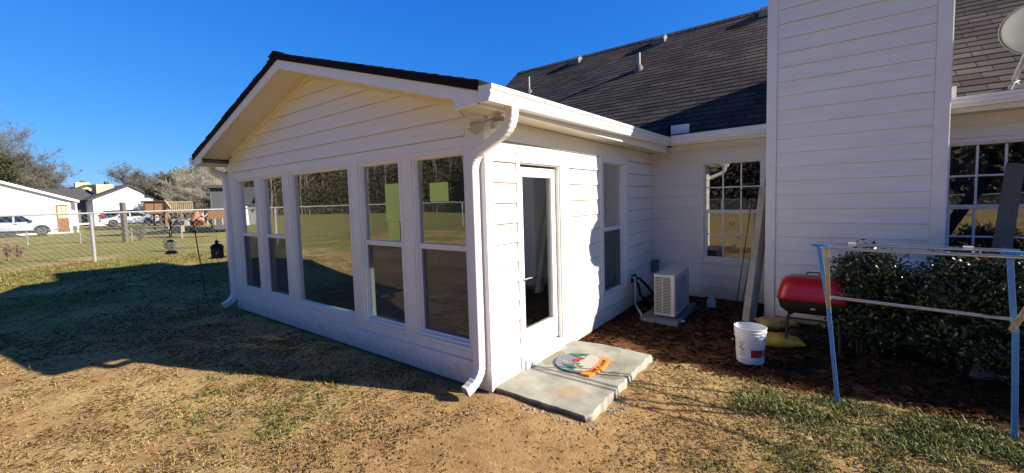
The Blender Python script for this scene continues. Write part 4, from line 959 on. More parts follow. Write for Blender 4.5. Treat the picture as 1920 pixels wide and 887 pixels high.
# boards and hooks leaning in the corner beside the chimney
lb = thing('leaning_board','long pale weathered board leaning upright against the chimney corner','board',(1.63,3.47,-.05))
m = MB(); a = Vector((0,0,0)); b = Vector((.118,.70,1.785)); m.beam(a,b,.085,.24,up=(0.25,1,0)); m.build('board','weathered_board',lb,bevel=.003)
lk = thing('dark_board','thin dark board leaning behind the pale board in the corner','board',(1.53,3.75,-.05))
m = MB(); m.beam((0,0,0),(.235,.78,2.15),.045,.02,up=(0,1,0)); m.build('board','dark_wood',lk)
def hook(name,label,loc,top,lean,arcr,second,grp):
    t = thing(name,label,'garden hook',loc,0,grp); m = MB(); p0 = Vector((0,0,0)); p1 = Vector(lean)
    pts = [p0,p1]
    for k in range(1,13):
        a = PI*k/12; pts.append(p1+Vector((-arcr+arcr*math.cos(a),0,arcr*math.sin(a)*.9)))
    e = pts[-1]
    for k in range(1,7):
        a = PI*k/6; pts.append(e+Vector((-.03+.03*math.cos(a),0,-.035*math.sin(a)-.02)))
    m.tube(pts,.0065,8); m.build('pole','black_metal',t,smooth=True)
    return t
hook('shepherd_hook','black wrought shepherd hook leaning in front of the gridded window',(1.40,3.98,-.05),None,(.165,.40,1.72),.095,0,'shepherd hooks leaning in the corner')
hook('shepherd_hook','rear black shepherd hook behind the first, its arch half hidden by the pale board',(1.46,4.08,-.05),None,(.21,.36,1.70),.10,0,'shepherd hooks leaning in the corner')
rp = thing('grey_plank','rough grey plank leaning through the hedge against the right window','board',(3.55,2.62,-.05))
m = MB(); m.beam((0,0,0),(.57,1.70,1.98),.135,.035,up=(0,-1,.5)); m.build('board','grey_wood',rp,bevel=.003)

# ================================================================== PLANTS BY THE HOUSE
def leafquads(C, Nn, size, rg_, aspect=.5):
    """diamond leaves at centres C (N,3) with random-ish orientation"""
    n = len(C); a = rg_.normal(size=(n,3)); a /= np.linalg.norm(a,axis=1)[:,None]
    b = rg_.normal(size=(n,3)); b -= (b*a).sum(1)[:,None]*a; b /= np.linalg.norm(b,axis=1)[:,None]
    s = size*rg_.uniform(.6,1.3,n)[:,None]
    nrm = np.cross(a,b)
    P0 = C-a*s*.5; P2 = C+a*s*.5; P1 = C+b*s*aspect*.5+nrm*s*.08; P3 = C-b*s*aspect*.5+nrm*s*.08
    V = np.stack([P0,P1,P2,P3],1).reshape(-1,3); F_ = np.arange(4*n).reshape(-1,4); return V,F_
def bush(name,label,x0,x1,y0,y1,z0,z1,nleaf,seed,grp,size=.040,mt='hedge_leaf',boxy=True):
    rg_ = np.random.default_rng(seed); r_ = random.Random(seed)
    cx,cy = (x0+x1)/2,(y0+y1)/2; t = thing(name,label,'shrub',(cx,cy,-.06),0,grp)
    # stems
    m = MB(); tips = []
    for k in range(16):
        a = r_.uniform(0,2*PI); bx,by = .12*math.cos(a),.10*math.sin(a)
        ex,ey,ez = r_.uniform(x0-cx,x1-cx)*.85,r_.uniform(y0-cy,y1-cy)*.8,r_.uniform(.55,.97)*(z1+.06)
        pts = [(bx*(1-s)+ex*s**1.3,by*(1-s)+ey*s**1.3,ez*s) for s in (0,.25,.5,.75,1)]
        m.tube(pts,[.012,.010,.008,.005,.002],5)
        for q in range(7):
            s = r_.uniform(.35,.95); p = Vector((bx*(1-s)+ex*s**1.3,by*(1-s)+ey*s**1.3,ez*s)); d = Vector((r_.uniform(-1,1),r_.uniform(-1,1),r_.uniform(-.1,.9)))*.22
            m.tube([p,p+d*.5,p+d],[.004,.003,.0015],4); tips.append(p+d)
    m.build('stems','dark_wood',t)
    # sprays: clusters of leaves on the hull, fewer inside
    ncl = nleaf//28; cs = []
    while len(cs) < ncl:
        p = rg_.uniform(-1,1,3)
        if boxy: rr_ = (np.abs(p)**2.7).sum()**(1/2.7)
        else: rr_ = np.linalg.norm(p)
        if rr_ > 1 or (rr_ < .62 and rg_.random() < .8): continue
        if p[2] < -.6 and rg_.random() < .35: continue
        cs.append(p)
    cs = np.array(cs); hx,hy,hz = (x1-x0)/2,(y1-y0)/2,(z1-z0)/2
    bump = .92+.16*np.sin(cs[:,0]*5.3+seed)*np.sin(cs[:,1]*4.7+1)+.07*rg_.normal(size=len(cs))
    ctr = cs*bump[:,None]*np.array([hx,hy,hz])+np.array([0,0,z0+.06+hz])
    P = ctr[rg_.integers(0,len(ctr),nleaf)]+rg_.normal(size=(nleaf,3))*np.array([.052,.052,.04])
    V,F_ = leafquads(P,None,size,rg_); npmesh('foliage',V,F_,mt,t)
    return t
bush('hedge_shrub','clipped dark evergreen shrub behind the grill at the left end of the hedge',2.46,3.10,2.52,3.25,.06,1.05,20000,21,'evergreen hedge shrubs')
bush('hedge_shrub','second dark evergreen shrub of the hedge behind the folding rack',3.06,4.05,2.34,3.15,.02,1.10,26000,22,'evergreen hedge shrubs')
bush('hedge_shrub','dark evergreen shrub of the hedge in front of the right window, at the frame edge',3.98,4.9,2.30,3.15,.05,1.08,18000,23,'evergreen hedge shrubs')
bush('hedge_shrub','dark evergreen shrub of the hedge beyond the right window',4.9,6.4,2.25,3.2,.05,1.12,14000,24,'evergreen hedge shrubs')

# ================================================================== GRASS, STRAW, NEEDLES
def vnoise(x,y,s,seed):
    r_ = np.random.default_rng(seed); T = r_.random((64,64)); X = x*s+100; Y = y*s+100
    xi = np.floor(X).astype(int); yi = np.floor(Y).astype(int); fx = X-xi; fy = Y-yi; fx = fx*fx*(3-2*fx); fy = fy*fy*(3-2*fy)
    g = lambda a,b: T[a%64,b%64]
    return (g(xi,yi)*(1-fx)+g(xi+1,yi)*fx)*(1-fy)+(g(xi,yi+1)*(1-fx)+g(xi+1,yi+1)*fx)*fy
def fbm(x,y,s,seed): return (vnoise(x,y,s,seed)+.5*vnoise(x,y,s*2.1,seed+1)+.25*vnoise(x,y,s*4.3,seed+2))/1.75
def blocked(x,y):
    b = (x>-W-.03)&(x<.03)&(y>-.03)                      # sunroom
    b |= (x>.0)&(x<.99)&(y>.0)&(y<1.56)                  # step
    b |= (x>.03)&(y>1.55+.2*(fbm(x,y,1.5,5)-.5))         # planting bed
    return b
def sample_polar(n, r0, r1, pw=1.0):
    """points in the ground sector in front of the house, dense close by"""
    a = YAW+rng.uniform(-1.02,1.02,n); u = rng.random(n); r = r0*(r1/r0)**(u**pw)
    x = CAM.x+r*np.sin(a); y = CAM.y+r*np.cos(a); return x,y,r
def blades(x,y,r,length,width,tilt,az=None,lift=0):
    n = len(x); z = hgt(x,y)+.008*np.sin(x*9.1+2*np.sin(y*3.3))*np.sin(y*8.3+1.7*np.sin(x*4.1))*(np.abs(x)<10)
    a = rng.uniform(0,2*PI,n) if az is None else az
    d = np.stack([np.cos(a)*np.sin(tilt),np.sin(a)*np.sin(tilt),np.cos(tilt)],1)
    sd = np.stack([-np.sin(a+rng.normal(0,.6,n)),np.cos(a),np.zeros(n)],1)
    B = np.stack([x,y,z+lift],1); Ln = length[:,None]; Wd = width[:,None]
    mid = B+d*Ln*.55; tip = B+d*Ln*.95; tip[:,2] -= length*.22*np.sin(tilt); mid[:,2] += .05*length
    floor_ = z+.002; tip[:,2] = np.maximum(tip[:,2],floor_+lift); mid[:,2] = np.maximum(mid[:,2],floor_+lift+.002)
    V = np.stack([B-sd*Wd*.5,B+sd*Wd*.5,mid+sd*Wd*.4,tip,mid-sd*Wd*.4],1).reshape(-1,3)
    return V, np.arange(5*n).reshape(-1,5)
def scatter(name,label,cat,mt,n,r0,r1,dens,lf,wf,tf,pw=.85):
    x,y,r = sample_polar(n,r0,r1,pw); k = (~blocked(x,y))&(rng.random(n)<dens(x,y,r)); x,y,r = x[k],y[k],r[k]
    V,F_ = blades(x,y,r,lf(r),wf(r),tf(len(r))); o = npmesh(name,V,F_,mt); tag(o,label,cat,kind='stuff'); return o
wornf = lambda x,y: np.clip((2.4-np.hypot(x-.95,y+.9))/1.6,0,1)
def d_straw(x,y,r): 
    f = np.clip((fbm(x,y,1.5,31)-.30)*3.2,0.10,1); g2 = np.clip((fbm(x,y,5.5,33)-.30)*3,0.15,1)
    return f*g2*(1-.88*wornf(x,y))
scatter('dry_grass','short flattened tan winter grass covering the yard','dry grass','straw',900000,.9,16,d_straw,
        lambda r: rng.uniform(.015,.055,len(r))*(1+r*.04), lambda r: .0011+.0006*r*rng.uniform(.6,1.2,len(r)), lambda n: 1.57-np.abs(rng.normal(0,.22,n)))
scatter('straw_tufts','longer pale stems of dormant grass standing in loose tufts','dry grass','straw',45000,.9,14,lambda x,y,r: np.clip((fbm(x,y,9,71)-.56)*9,0,1)*(1-.8*wornf(x,y)),
        lambda r: rng.uniform(.03,.06,len(r)), lambda r: .0010+.0005*r*rng.uniform(.6,1.2,len(r)), lambda n: rng.uniform(1.0,1.5,n))
def greenf(x,y):
    g_ = np.clip((fbm(x,y,.8,41)-.62)*7,0,1)*.6*(1-wornf(x,y))*(np.hypot(x-.4,y+.2)>1.3)
    e = np.exp(-((x-2.25)**2/.10+(y-.20)**2/.35))+np.exp(-((x-1.95)**2/.12+(y+.35)**2/.16))*.8        # patch in the right foreground
    s_ = np.exp(-((y-1.32-.05*x)**2)/.035)*np.clip((x-1.9)/.6,0,1)                                      # strip along the hedge shadow
    s2 = np.exp(-((x-3.3)**2/.6+(y-.80)**2/.16))*1.0
    w_ = np.clip((-x-6)/6,0,1)*np.clip((fbm(x,y,.55,51)-.45)*5,0,1)*.9
    p_ = np.exp(-((x-.55)**2+(y+1.75)**2)/.05)*.7+np.exp(-((x-1.35)**2+(y+1.5)**2)/.04)*.6+np.exp(-((x+1.2)**2+(y+1.2)**2)/.12)*.4
    return np.clip(g_+e+s_+s2+w_+p_,0,1)
def d_green(x,y,r): return greenf(x,y)*np.clip((fbm(x,y,6,43)-.28)*3,.05,1)
scatter('green_grass','thin green grass patches through the dry lawn','grass','green_blade',560000,.9,16,d_green,
        lambda r: rng.uniform(.02,.055,len(r))*(1+r*.03), lambda r: .0012+.0006*r*rng.uniform(.6,1.2,len(r)), lambda n: rng.uniform(.25,1.25,n))
n = 90000; x = rng.uniform(1.8,4.6,n); y = rng.uniform(.1,1.75,n); k = rng.random(n) < np.clip(np.exp(-((y-1.22-.06*(x-2))**2)/.05)+np.exp(-((x-3.5)**2/.5+(y-.75)**2/.10))*.9,0,1)*np.clip((fbm(x,y,4,81)-.35)*4,.02,1); x,y = x[k],y[k]; n = len(x)
V,F_ = blades(x,y,np.ones(n),rng.uniform(.025,.075,n),rng.uniform(.003,.0055,n),rng.uniform(.2,1.2,n)); tag(npmesh('clover_grass',V,F_,'fresh_grass'),'brighter green grass growing along the shadow of the hedge',kind='stuff')
# pine straw on the planting bed
n = 42000; x = rng.uniform(.05,5.2,n); y = 1.45+3.2*rng.random(n)**1.0; k = ((y>1.6+.25*(fbm(x,y,1.5,5)-.5)))&~((x>CX0)&(x<CX1)&(y>CY))&(rng.random(n)<np.clip((fbm(x,y,2.2,61)-.22)*3,.1,1))
k |= (rng.random(n)<.03); k &= ~((x>.0)&(x<.97)&(y<1.56)); x,y = x[k],y[k]; n = len(x)
V,F_ = blades(x,y,np.ones(n),rng.uniform(.05,.13,n),np.full(n,.0022),rng.uniform(1.2,1.56,n),lift=.004)
tag(npmesh('pine_straw',V,F_,'needle'),'reddish pine straw mulch covering the bed by the house','pine straw',kind='stuff')
# dead leaves
n = 620; x,y,r = sample_polar(n,1.2,9,.9); k = ~((x>-W-.03)&(x<.03)&(y>-.03))&~((x>.0)&(x<.99)&(y>.0)&(y<1.56))&~((x>CX0)&(y>CY)); x,y = x[k],y[k]
C_ = np.stack([x,y,hgt(x,y)+.014],1); V,F_ = leafquads(C_,None,.021,rng,.6); V[:,2] = C_.repeat(4,0)[:,2]+(V[:,2]-C_.repeat(4,0)[:,2])*.35
tag(npmesh('fallen_leaves',V,F_,'litter_leaf'),'small tan fallen leaves scattered over the yard','fallen leaves',kind='stuff')

# ================================================================== YARD HOOK, FEEDER, LANTERN
hk = (-7.20,-.02); hz0 = H(*hk)
yh = thing('yard_hook','black double shepherd hook with scrolled arms standing in the shaded lawn','garden hook',(hk[0],hk[1],hz0))
m = MB(); top = Vector((-.40,.0,1.44-hz0)); U = Vector((.80,.0,0)).normalized(); U = Vector((.93,.25,0)).normalized()
m.tube([(0,0,-.1),top*.5,top],.010,8); m.build('pole','black_metal',yh,smooth=True)
def arm(s,reach,rise):
    pts = []
    for k in range(11):
        t = k/10; pts.append(top+Vector((0,0,-.05))+U*(s*reach*t)+Vector((0,0,rise*math.sin(PI*t)**.8-.10*t)))
    e = pts[-1]
    for k in range(1,7): a = PI*k/6; pts.append(e+U*s*(.035-.035*math.cos(a))+Vector((0,0,-.035*math.sin(a))))
    return pts,e
armR,eR = arm(1,.62,.20); armL,eL = arm(-1,.75,.16)
m = MB(); m.tube(armR,.008,6); m.build('arm','black_metal',yh,smooth=True)
m = MB(); m.tube(armL,.008,6); m.build('arm','black_metal',yh,smooth=True)
m = MB()
for s in (-1,1):
    m.tube([top+Vector((0,0,-.22))+U*s*(.01+.10*math.sin(t*.5))+Vector((0,0,.05*t*.6)) for t in [i*.5 for i in range(9)]],.007,6)
m.build('scroll','black_metal',yh,smooth=True)
wp = lambda v: Vector((hk[0]+v.x,hk[1]+v.y,hz0+v.z))
eRw = wp(eR+U*.035+Vector((0,0,-.035))); eLw = wp(eL-U*.035+Vector((0,0,-.035)))
ln = thing('hanging_lantern','black metal lantern with diamond cut windows hanging from the yard hook','lantern',(eRw.x,eRw.y,eRw.z-.52))
m = MB(); m.tube([(0,0,.34),(0,0,.52)],.0022,5); m.build('wire','black_metal',ln)
m = MB(); 
for k in range(6):
    a = k*PI/3; m.beam((.095*math.cos(a),.095*math.sin(a),.02),(.095*math.cos(a),.095*math.sin(a),.20),.014,.014)
m.lathe([(0,0),(.15,.0),(.15,.012),(.10,.016),(.10,.03)],(0,0,0),24); m.lathe([(.10,.19),(.12,.205),(.085,.26),(.03,.285),(.03,.31),(.045,.315),(.012,.345),(0,.35)],(0,0,0),18); m.build('frame','black_metal',ln,smooth=True)
m = MB()
for k in range(6):
    a0 = k*PI/3; a1 = a0+PI/3; p = Vector((.09*math.cos(a0),.09*math.sin(a0),0)); q = Vector((.09*math.cos(a1),.09*math.sin(a1),0)); c = (p+q)/2; h = (q-p)/2
    # panel with a diamond opening
    z0,z1,zc = .03,.19,.11; o4 = [p+Vector((0,0,z0)),q+Vector((0,0,z0)),q+Vector((0,0,z1)),p+Vector((0,0,z1))]; dmd = [c+Vector((0,0,zc-.05)),c+h*.55+Vector((0,0,zc)),c+Vector((0,0,zc+.05)),c-h*.55+Vector((0,0,zc))]
    m.add(o4+dmd,[(0,1,5,4),(1,2,6,5),(2,3,7,6),(3,0,4,7)])
m.build('cut_panel','black_metal',ln)
m = MB(); m.lathe([(0,.02),(.03,.02),(.03,.10),(0,.10)],(0,0,0),14); m.build('candle','white_plastic',ln)
bf = thing('bird_feeder','clear tube bird feeder with dark red base hanging from the yard hook','bird feeder',(eLw.x,eLw.y,eLw.z-.47))
m = MB(); m.tube([(0,0,.29),(0,0,.47)],.002,5); m.build('wire','black_metal',bf)
m = MB(); m.lathe([(.055,.06),(.055,.25)],(0,0,0),18); m.build('tube','clear_plastic',bf,smooth=True)
m = MB(); m.lathe([(0,.245),(.062,.245),(.055,.275),(.02,.29),(0,.29)],(0,0,0),18); m.build('lid','black_metal',bf,smooth=True)
m = MB(); m.lathe([(0,0),(.09,.0),(.115,.012),(.085,.05),(.056,.065),(0,.065)],(0,0,0),20); m.build('base','red_print',bf,smooth=True)
# bird ornament silhouette on the left arm
bo = thing('hummingbird_ornament','black metal scroll ornament above the bird feeder','ornament',tuple(eLw+Vector((.10,.0,.0))))
m = MB(); m.sphere((0,0,.16),.04,10,6,(1.5,.5,.8)); m.tube([(.04,0,.17),(.13,0,.21)],[.02,.004],6); m.prism([(-.03,-.01,.17),(.0,-.01,.30),(-.10,-.01,.25),(-.13,-.01,.18)],(0,.006,0)); m.prism([(.03,-.01,.17),(.06,-.01,.28),(.10,-.01,.20)],(0,.006,0)); m.tube([(0,0,.13),(-.03,0,.04),(-.11,0,-.03),(-.10,0,-.12),(-.03,0,-.10)],.012,6); m.tube([(-.0,0,.05),(.05,0,-.02),(.02,0,-.09)],.009,6); m.build('bird','black_metal',bo,smooth=True)

# ================================================================== CHAIN LINK FENCES
def chain_mesh(L_,h,cell,r,z0):
    V_,F_ = [],[]
    mb = MB(); n = int(L_/cell)+int(h/cell)+2
    for s in (1,-1):
        for k in range(-int(h/cell)-1,int(L_/cell)+2):
            x0 = k*cell; pa = (x0,z0) if s == 1 else (x0+h,z0); pb = (x0+h,z0+h) if s == 1 else (x0,z0+h)
            # clip to [0,L_]
            (xa,za),(xb,zb) = pa,pb
            dx,dz = xb-xa,zb-za; t0,t1 = 0,1
            for (p,q) in ((-dx,xa-0),(dx,L_-xa)):
                if abs(p) < 1e-9: continue
                t = q/p
                if p < 0: t0 = max(t0,t)
                else: t1 = min(t1,t)
            if t1-t0 < 1e-3: continue
            A = (xa+dx*t0,s*r*.8,za+dz*t0); B = (xa+dx*t1,s*r*.8,za+dz*t1)
            mb.tube([A,B],r,3,cap=False)
    return mb
def fence(name,label,p0,p1,nspan,h,z0,cell=.057,r=.0022,rp_=.038,grp=None):
    p0 = Vector(p0); p1 = Vector(p1); L_ = (p1-p0).length; rz = math.atan2(p1.y-p0.y,p1.x-p0.x)
    t = thing(name,label,'fence',(p0.x,p0.y,z0),rz,grp)
    for k in range(nspan+1):
        x = L_*k/nspan; m = MB(); m.tube([(x,.03,-.25),(x,.03,h+.0)],rp_,10); po = m.build('post','galvanised',t,smooth=True)
        m = MB(); m.tube([(x,.03,h),(x,.03,h+.03)],[rp_*1.25,.012],10); m.build('cap','galvanised',po,smooth=True)
    m = MB(); m.tube([(0,0,h),(L_,0,h)],.026,8); m.build('top_rail','galvanised',t,smooth=True)
    chain_mesh(L_,h-.04,cell,r,.03).build('wire_mesh','galvanised',t)
    return t
fence('chain_link_fence','galvanised chain link fence across the left side of the yard',(-13.4,-.67-3.27*7,0),(-13.4,-.67+3.27*6,0),13,1.335,.325,cell=.135,r=.0019)
fence('chain_link_fence','chain link fence along the far side of the back yard, seen in the sunroom windows',(-13.4,-.67-3.27*7,0),(-13.4+3.27*12,-.67-3.27*7,0),12,1.25,-.02,cell=.12,r=.004)
a = far(-160,441,25); b = far(340,436,27)
fence('chain_link_fence','low far chain link fence in front of the parked pickup',(a.x,a.y,0),(b.x,b.y,0),5,.82,-.20,cell=.12,r=.0035)
# old wooden post
p = far(235,442,25.5); wt = thing('wooden_post','tall square weathered wooden post standing in the neighbouring lawn','post',(p.x,p.y,H(p.x,p.y)-.1),RZ)
m = MB(); m.box(-.11,.11,-.11,.11,0,2.62); m.build('post','grey_wood',wt,bevel=.01)

# ================================================================== NEIGHBOURS
def ctr(px,py,d): v = far(px,py,d); return v
def gable_house(name,label,cx_px,base_py,d,wpx,peak_px,peak_py,eaveL,eaveR,depth,wall_m,trim_m='white_house_siding',rz=RZ,base_x=None,ov=.35):
    """front gable facing the viewer. eaveL/eaveR=(px,py). local X right, Z up"""
    o = far(eaveL[0],base_py,d); z0 = o.z; loc = (o.x,o.y,o.z); s = d/F_PX
    t = thing(name,label,'house',loc,rz)
    X = lambda px: (px-eaveL[0])*s; Z = lambda py: (base_py-py)*s
    return t,X,Z,s
def slats(mb,x0,x1,y,z0,z1,pitch,clip=None):
    P = lambda u,o,z: (u,y-o,z); siding(mb,P,x0,x1,z0,z1,pitch,z0,uclip=clip,joints=False,seam_shade=0)
def facade(px0,py0,d,rz_deg):
    """vertical plane through a surveyed ground point; returns origin and pixel-to-plane lookups"""
    rz = math.radians(rz_deg); P0 = far(px0,py0,d); n = Vector((math.sin(rz),-math.cos(rz),0)); ax = Vector((math.cos(rz),math.sin(rz),0))
    def hit(px,py):
        D = Fw + Rt*((px-960)/F_PX) - Up*((py-443.5-PY)/F_PX); tt = (P0-CAM).dot(n)/D.dot(n); Q = CAM+D*tt; return (Q-P0).dot(ax), Q.z-P0.z
    return P0, rz, hit
# white house on the left edge (gable end wall to the street, rake sloping down to the right)
P0,rz,hit = facade(137,431,40,90)
t = thing('neighbour_house','large plain white gabled house at the left edge behind the pickup','house',(P0.x,P0.y,P0.z-.2),rz)
x1,z1 = hit(137,374); x0,z0 = hit(0,340); ms = (z0-z1)/(x1-x0); z1 += .2; hw = 8.5; xp,zp = -hw,z1+ms*hw; xl = -2*hw
m = MB(); m.prism([(xl,0,-.3),(0,0,-.3),(0,0,z1),(xp,0,zp),(xl,0,z1)],(0,11,0)); xd = hit(104,400)[0]
slats(m,xl,xd-.1,0,0,zp,.30,clip=lambda z:(xl+max(0,z-z1)/ms,min(xd-.1,-max(0,z-z1)/ms))); m.build('wall','white_house_siding',t)
m = MB()
for e in (.55,xl-.55): m.prism([(xp,-.35,zp+.02),(e,-.35,z1-.55*ms+.02),(e,-.35,z1-.55*ms+.14),(xp,-.35,zp+.14)],(0,11.7,0))
m.build('roof','far_roof',t)
for e in (.57,xl-.57): m = MB(); m.prism([(xp,-.40,zp-.10),(e,-.40,z1-.57*ms-.10),(e,-.40,z1-.57*ms+.12),(xp,-.40,zp+.12)],(0,.05,0)); m.build('fascia','white_house_siding',t)
zd = hit(120,384)[1]+.2
m = MB(); m.box(xd,-.25,-.05,-.0,.05,zd); pd = m.build('porch_door','brown_wood',t,label='brown glazed porch door panel')
for k in range(3):
    m = MB(); xx = xd+.15+k*(-.25-xd)/3; m.box(xx,xx+.22,-.08,-.05,zd*.52,zd*.94); m.build('pane','tan_siding',pd)
for xx in (xd-.12,-.22): m = MB(); m.box(xx,xx+.14,-.10,-.001,0,zd+.25); m.build('porch_trim','white_house_siding',t)
m = MB(); m.box(.28,.40,-.2,-.08,-.2,z1-.1); m.build('porch_post','white_house_siding',t)
# pale yellow house behind
P0,rz,hit = facade(108,425,80,95)
t = thing('neighbour_house','pale yellow gabled house far behind between the two white houses','house',tuple(P0),rz)
xa,za = hit(108,369); xb,zb = hit(222,368); xc,zp = hit(165,348); ze = (za+zb)/2
m = MB(); m.prism([(xa,0,-.5),(xb,0,-.5),(xb,0,ze),(xc,0,zp),(xa,0,ze)],(0,12,0)); m.build('wall','tan_siding',t)
m = MB()
for e in (xa-.5,xb+.5): m.prism([(xc,-.5,zp),(e,-.5,ze-.15),(e,-.5,ze+.10),(xc,-.5,zp+.25)],(0,13,0))
m.build('roof','far_roof',t)
m = MB(); m.box(xc-1.2,xc+1.0,3,4,zp-.5,zp+.75); ch = m.build('chimney','tan_siding',t)
m = MB(); m.box(xc-.4,xc+.3,3.2,3.6,zp+.75,zp+1.15); m.build('chimney_cap','far_roof',ch)
# white house with dark roof
P0,rz,hit = facade(178,419,58,99)
t = thing('neighbour_house','white gabled house with dark roof and shaded porch behind the parked cars','house',(P0.x,P0.y,P0.z-.4),rz)
xr_,zr_ = hit(303,377); xc,zp = hit(240,349); zl = hit(178,373)[1]+.4; zr_ += .4; zp += .4
m = MB(); m.prism([(0,0,0),(xr_,0,0),(xr_,0,zr_),(xc,0,zp),(0,0,zl)],(0,9,0)); slats(m,.05,xr_-.05,0,.1,zp,.30,clip=lambda z:((max(0,z-zl)/(zp-zl))*xc,xr_-(max(0,z-zr_)/(zp-zr_))*(xr_-xc))); m.build('wall','white_house_siding',t)
m = MB()
sl_l = (zp-zl)/xc; sl_r = (zp-zr_)/(xr_-xc)
for e,ze in ((-.6,zl-.6*sl_l),(xr_+.6,zr_-.6*sl_r)): m.prism([(xc,-.4,zp+.02),(e,-.4,ze),(e,-.4,ze+.18),(xc,-.4,zp+.2)],(0,10,0))
m.prism([(-5.5,2.2,zl-.15),(1.5,2.2,zl-.15),(1.5,6.5,zl+1.5),(-4.5,6.5,zl+1.5)],(0,0,.15)); m.build('roof','far_roof',t)
m = MB(); m.box(-5.0,-.001,2.6,9,0,zl-.1); m.build('shaded_side_wall','grey_siding_and_shade',t)  # side of the white house, its shade painted in as dark grey
for (a_,b_,c_,e_) in ((-4.2,-3.5,1.2,2.6),(-1.8,-1.0,.2,2.4)): m = MB(); m.box(a_,b_,2.54,2.6,c_,e_); m.build('window','headlamp',t)
m = MB(); m.box(-5.2,-.1,1.1,1.3,.3,.5); m.build('porch_rail','white_house_siding',t)
xv_,zv_ = hit(241,360); zv_ += .4
m = MB(); m.box(xv_-.5,xv_+.5,-.08,0,zv_-.45,zv_+.45); vt = m.build('gable_vent','grey_print',t); m = MB(); m.box(xv_-.38,xv_+.38,-.12,-.08,zv_-.33,zv_+.33); m.build('louver','white_house_siding',vt)
m = MB(); m.box(xc-2.6,xc-.6,3,4.6,zp-1.1,zp+.35); ch = m.build('chimney','tan_siding',t)
m = MB(); m.box(xc-1.4,xc-1.0,3.4,4,zp+.35,zp+.8); m.build('chimney_cap','far_roof',ch)
# dark grey house end and its deck
P0,rz,hit = facade(398,424,33,62)
t = thing('grey_house','dark grey sided house end just left of the sunroom','house',(P0.x,P0.y,P0.z-.3),rz); zt = hit(405,352)[1]+.3
m = MB(); m.box(0,9,0,8,0,zt); slats(m,0,9,0,.1,zt,.16); m.build('wall','grey_siding_and_shade',t)
m = MB(); m.prism([(-.35,-.4,zt-.02),(9.4,-.4,zt-.02),(9.4,-.4,zt+.22),(-.30,-.4,zt+.22)],(0,9,0)); m.build('roof','far_roof',t)
m = MB(); m.tube([(-.3,-.45,zt-.05),(-.05,-.2,zt-.15),(.05,-.1,zt-.4),(.05,-.1,.2)],.05,8); m.build('downspout','grey_siding_and_shade',t)
P0,rz,hit = facade(316,424,32.5,50)
dk = thing('wooden_deck','raised wooden deck with tan and dark railings beside the grey house','deck',(P0.x,P0.y,P0.z-.3),rz)
xe = hit(398,400)[0]; xm = hit(364,400)[0]; zf = hit(350,396)[1]+.3; zt = hit(350,378)[1]+.3
m = MB(); m.box(0,xe,.01,2.4,zf-.12,zf); m.build('floor','tan_wood',dk)
for a_,b_,c_ in ((0,xm,'tan_wood'),(xm,xe,'dark_wood')):
    m = MB(); m.box(a_,b_,-.06,.04,zt-.08,zt+.03); m.build('rail',c_,dk)
    k = a_+.06
    while k < b_: m = MB(); m.box(k,k+.06,-.03,.01,zf-.1,zt-.08); m.build('baluster',c_,dk); k += .14 if c_ == 'tan_wood' else .16
for xx,c_ in ((.0,'tan_wood'),(xm*.5,'tan_wood'),(xm,'dark_wood'),(xe-.1,'dark_wood')): m = MB(); m.box(xx-.07,xx+.07,.05,.19,-.2,zt+.02); m.build('post',c_,dk)
# brown box on posts
P0,rz,hit = facade(270,421,31.5,72)
t = thing('wooden_box_shed','raised dark framed brown wooden box on posts at the deck stairs','shed',(P0.x,P0.y,P0.z-.3),rz); h_ = lambda px,py: (hit(px,py)[0],hit(px,py)[1]+.3)
(xa,za),(xb,zb) = h_(271,402),h_(305,378); (x2,z2) = h_(288,382)
m = MB(); m.box(xa,xb,0,1.6,za,zb); m.build('box','dark_wood',t)
for a_,b_ in ((xa+.08,x2-.04),(x2+.04,xb-.08)): m = MB(); m.box(a_,b_,-.03,0,za+.06,zb-.16); m.build('panel','brown_wood',t)
m = MB(); m.box(xa-.1,xb+.15,-.15,1.8,zb,zb+.08); m.build('roof','dark_wood',t)
for xx,y in ((xb-.2,.1),(xb,.3),(xb+.35,1.0),(xa+.4,1.2)): m = MB(); m.box(xx-.06,xx+.06,y,y+.12,-.2,za+.02); m.build('leg','dark_wood',t)
x3,z3 = h_(321,392); m = MB(); m.beam((xb+.1,.1,zb+.05),(x3,-.5,z3),.08,.22); m.build('stair_rail','tan_wood',t)
x4,z4 = h_(317,401); m = MB(); m.prism([(xb+.05,.0,.1),(x4,.0,.1),(x4,.0,z4),(xb+.1,.0,zb-.1)],(0,.1,0)); m.build('stair_panel','brown_wood',t)
# white house with a dark roof across the back yard (mirrored in the two far windows)
v = far(455,402,46); t = thing('neighbour_house','white house with a dark roof beyond the fence, mirrored in the two far windows','house',(v.x,-v.y,H(v.x,-v.y)-.1),math.radians(125))
m = MB(); m.box(-.5,8.5,0,7,0,2.5); slats(m,-.5,8.5,0,.1,2.5,.25); m.build('wall','white_house_siding',t)
m = MB(); m.prism([(-1,-.5,2.45),(-1,3.5,4.3),(-1,7.5,2.45),(-1,7.5,2.6),(-1,3.5,4.5),(-1,-.5,2.6)],(10,0,0)); m.build('roof','far_roof',t)
m = MB(); m.box(4.3,5.5,-.05,0,.9,2.1); m.build('window','grey_print',t)

# chiminea
p = far(370,423,28); t = thing('chiminea','terracotta chiminea with a tall neck in the neighbouring yard','chiminea',(p.x,p.y,p.z),RZ)
m = MB(); m.lathe([(0,0),(.34,.0),(.40,.12),(.40,.35),(.30,.52),(.18,.66),(.145,.95),(.19,1.0),(.13,1.0),(0,.98)],(0,0,0),20); m.build('body','terracotta',t,smooth=True)
m = MB(); m.lathe([(.0,0),(.15,0)],(0,0,0),12); m.v = [(x*.9,-.405+abs(x)*.1,.25+y*.9) for x,y,z in m.v]; m.build('opening','shadow_gap',t)
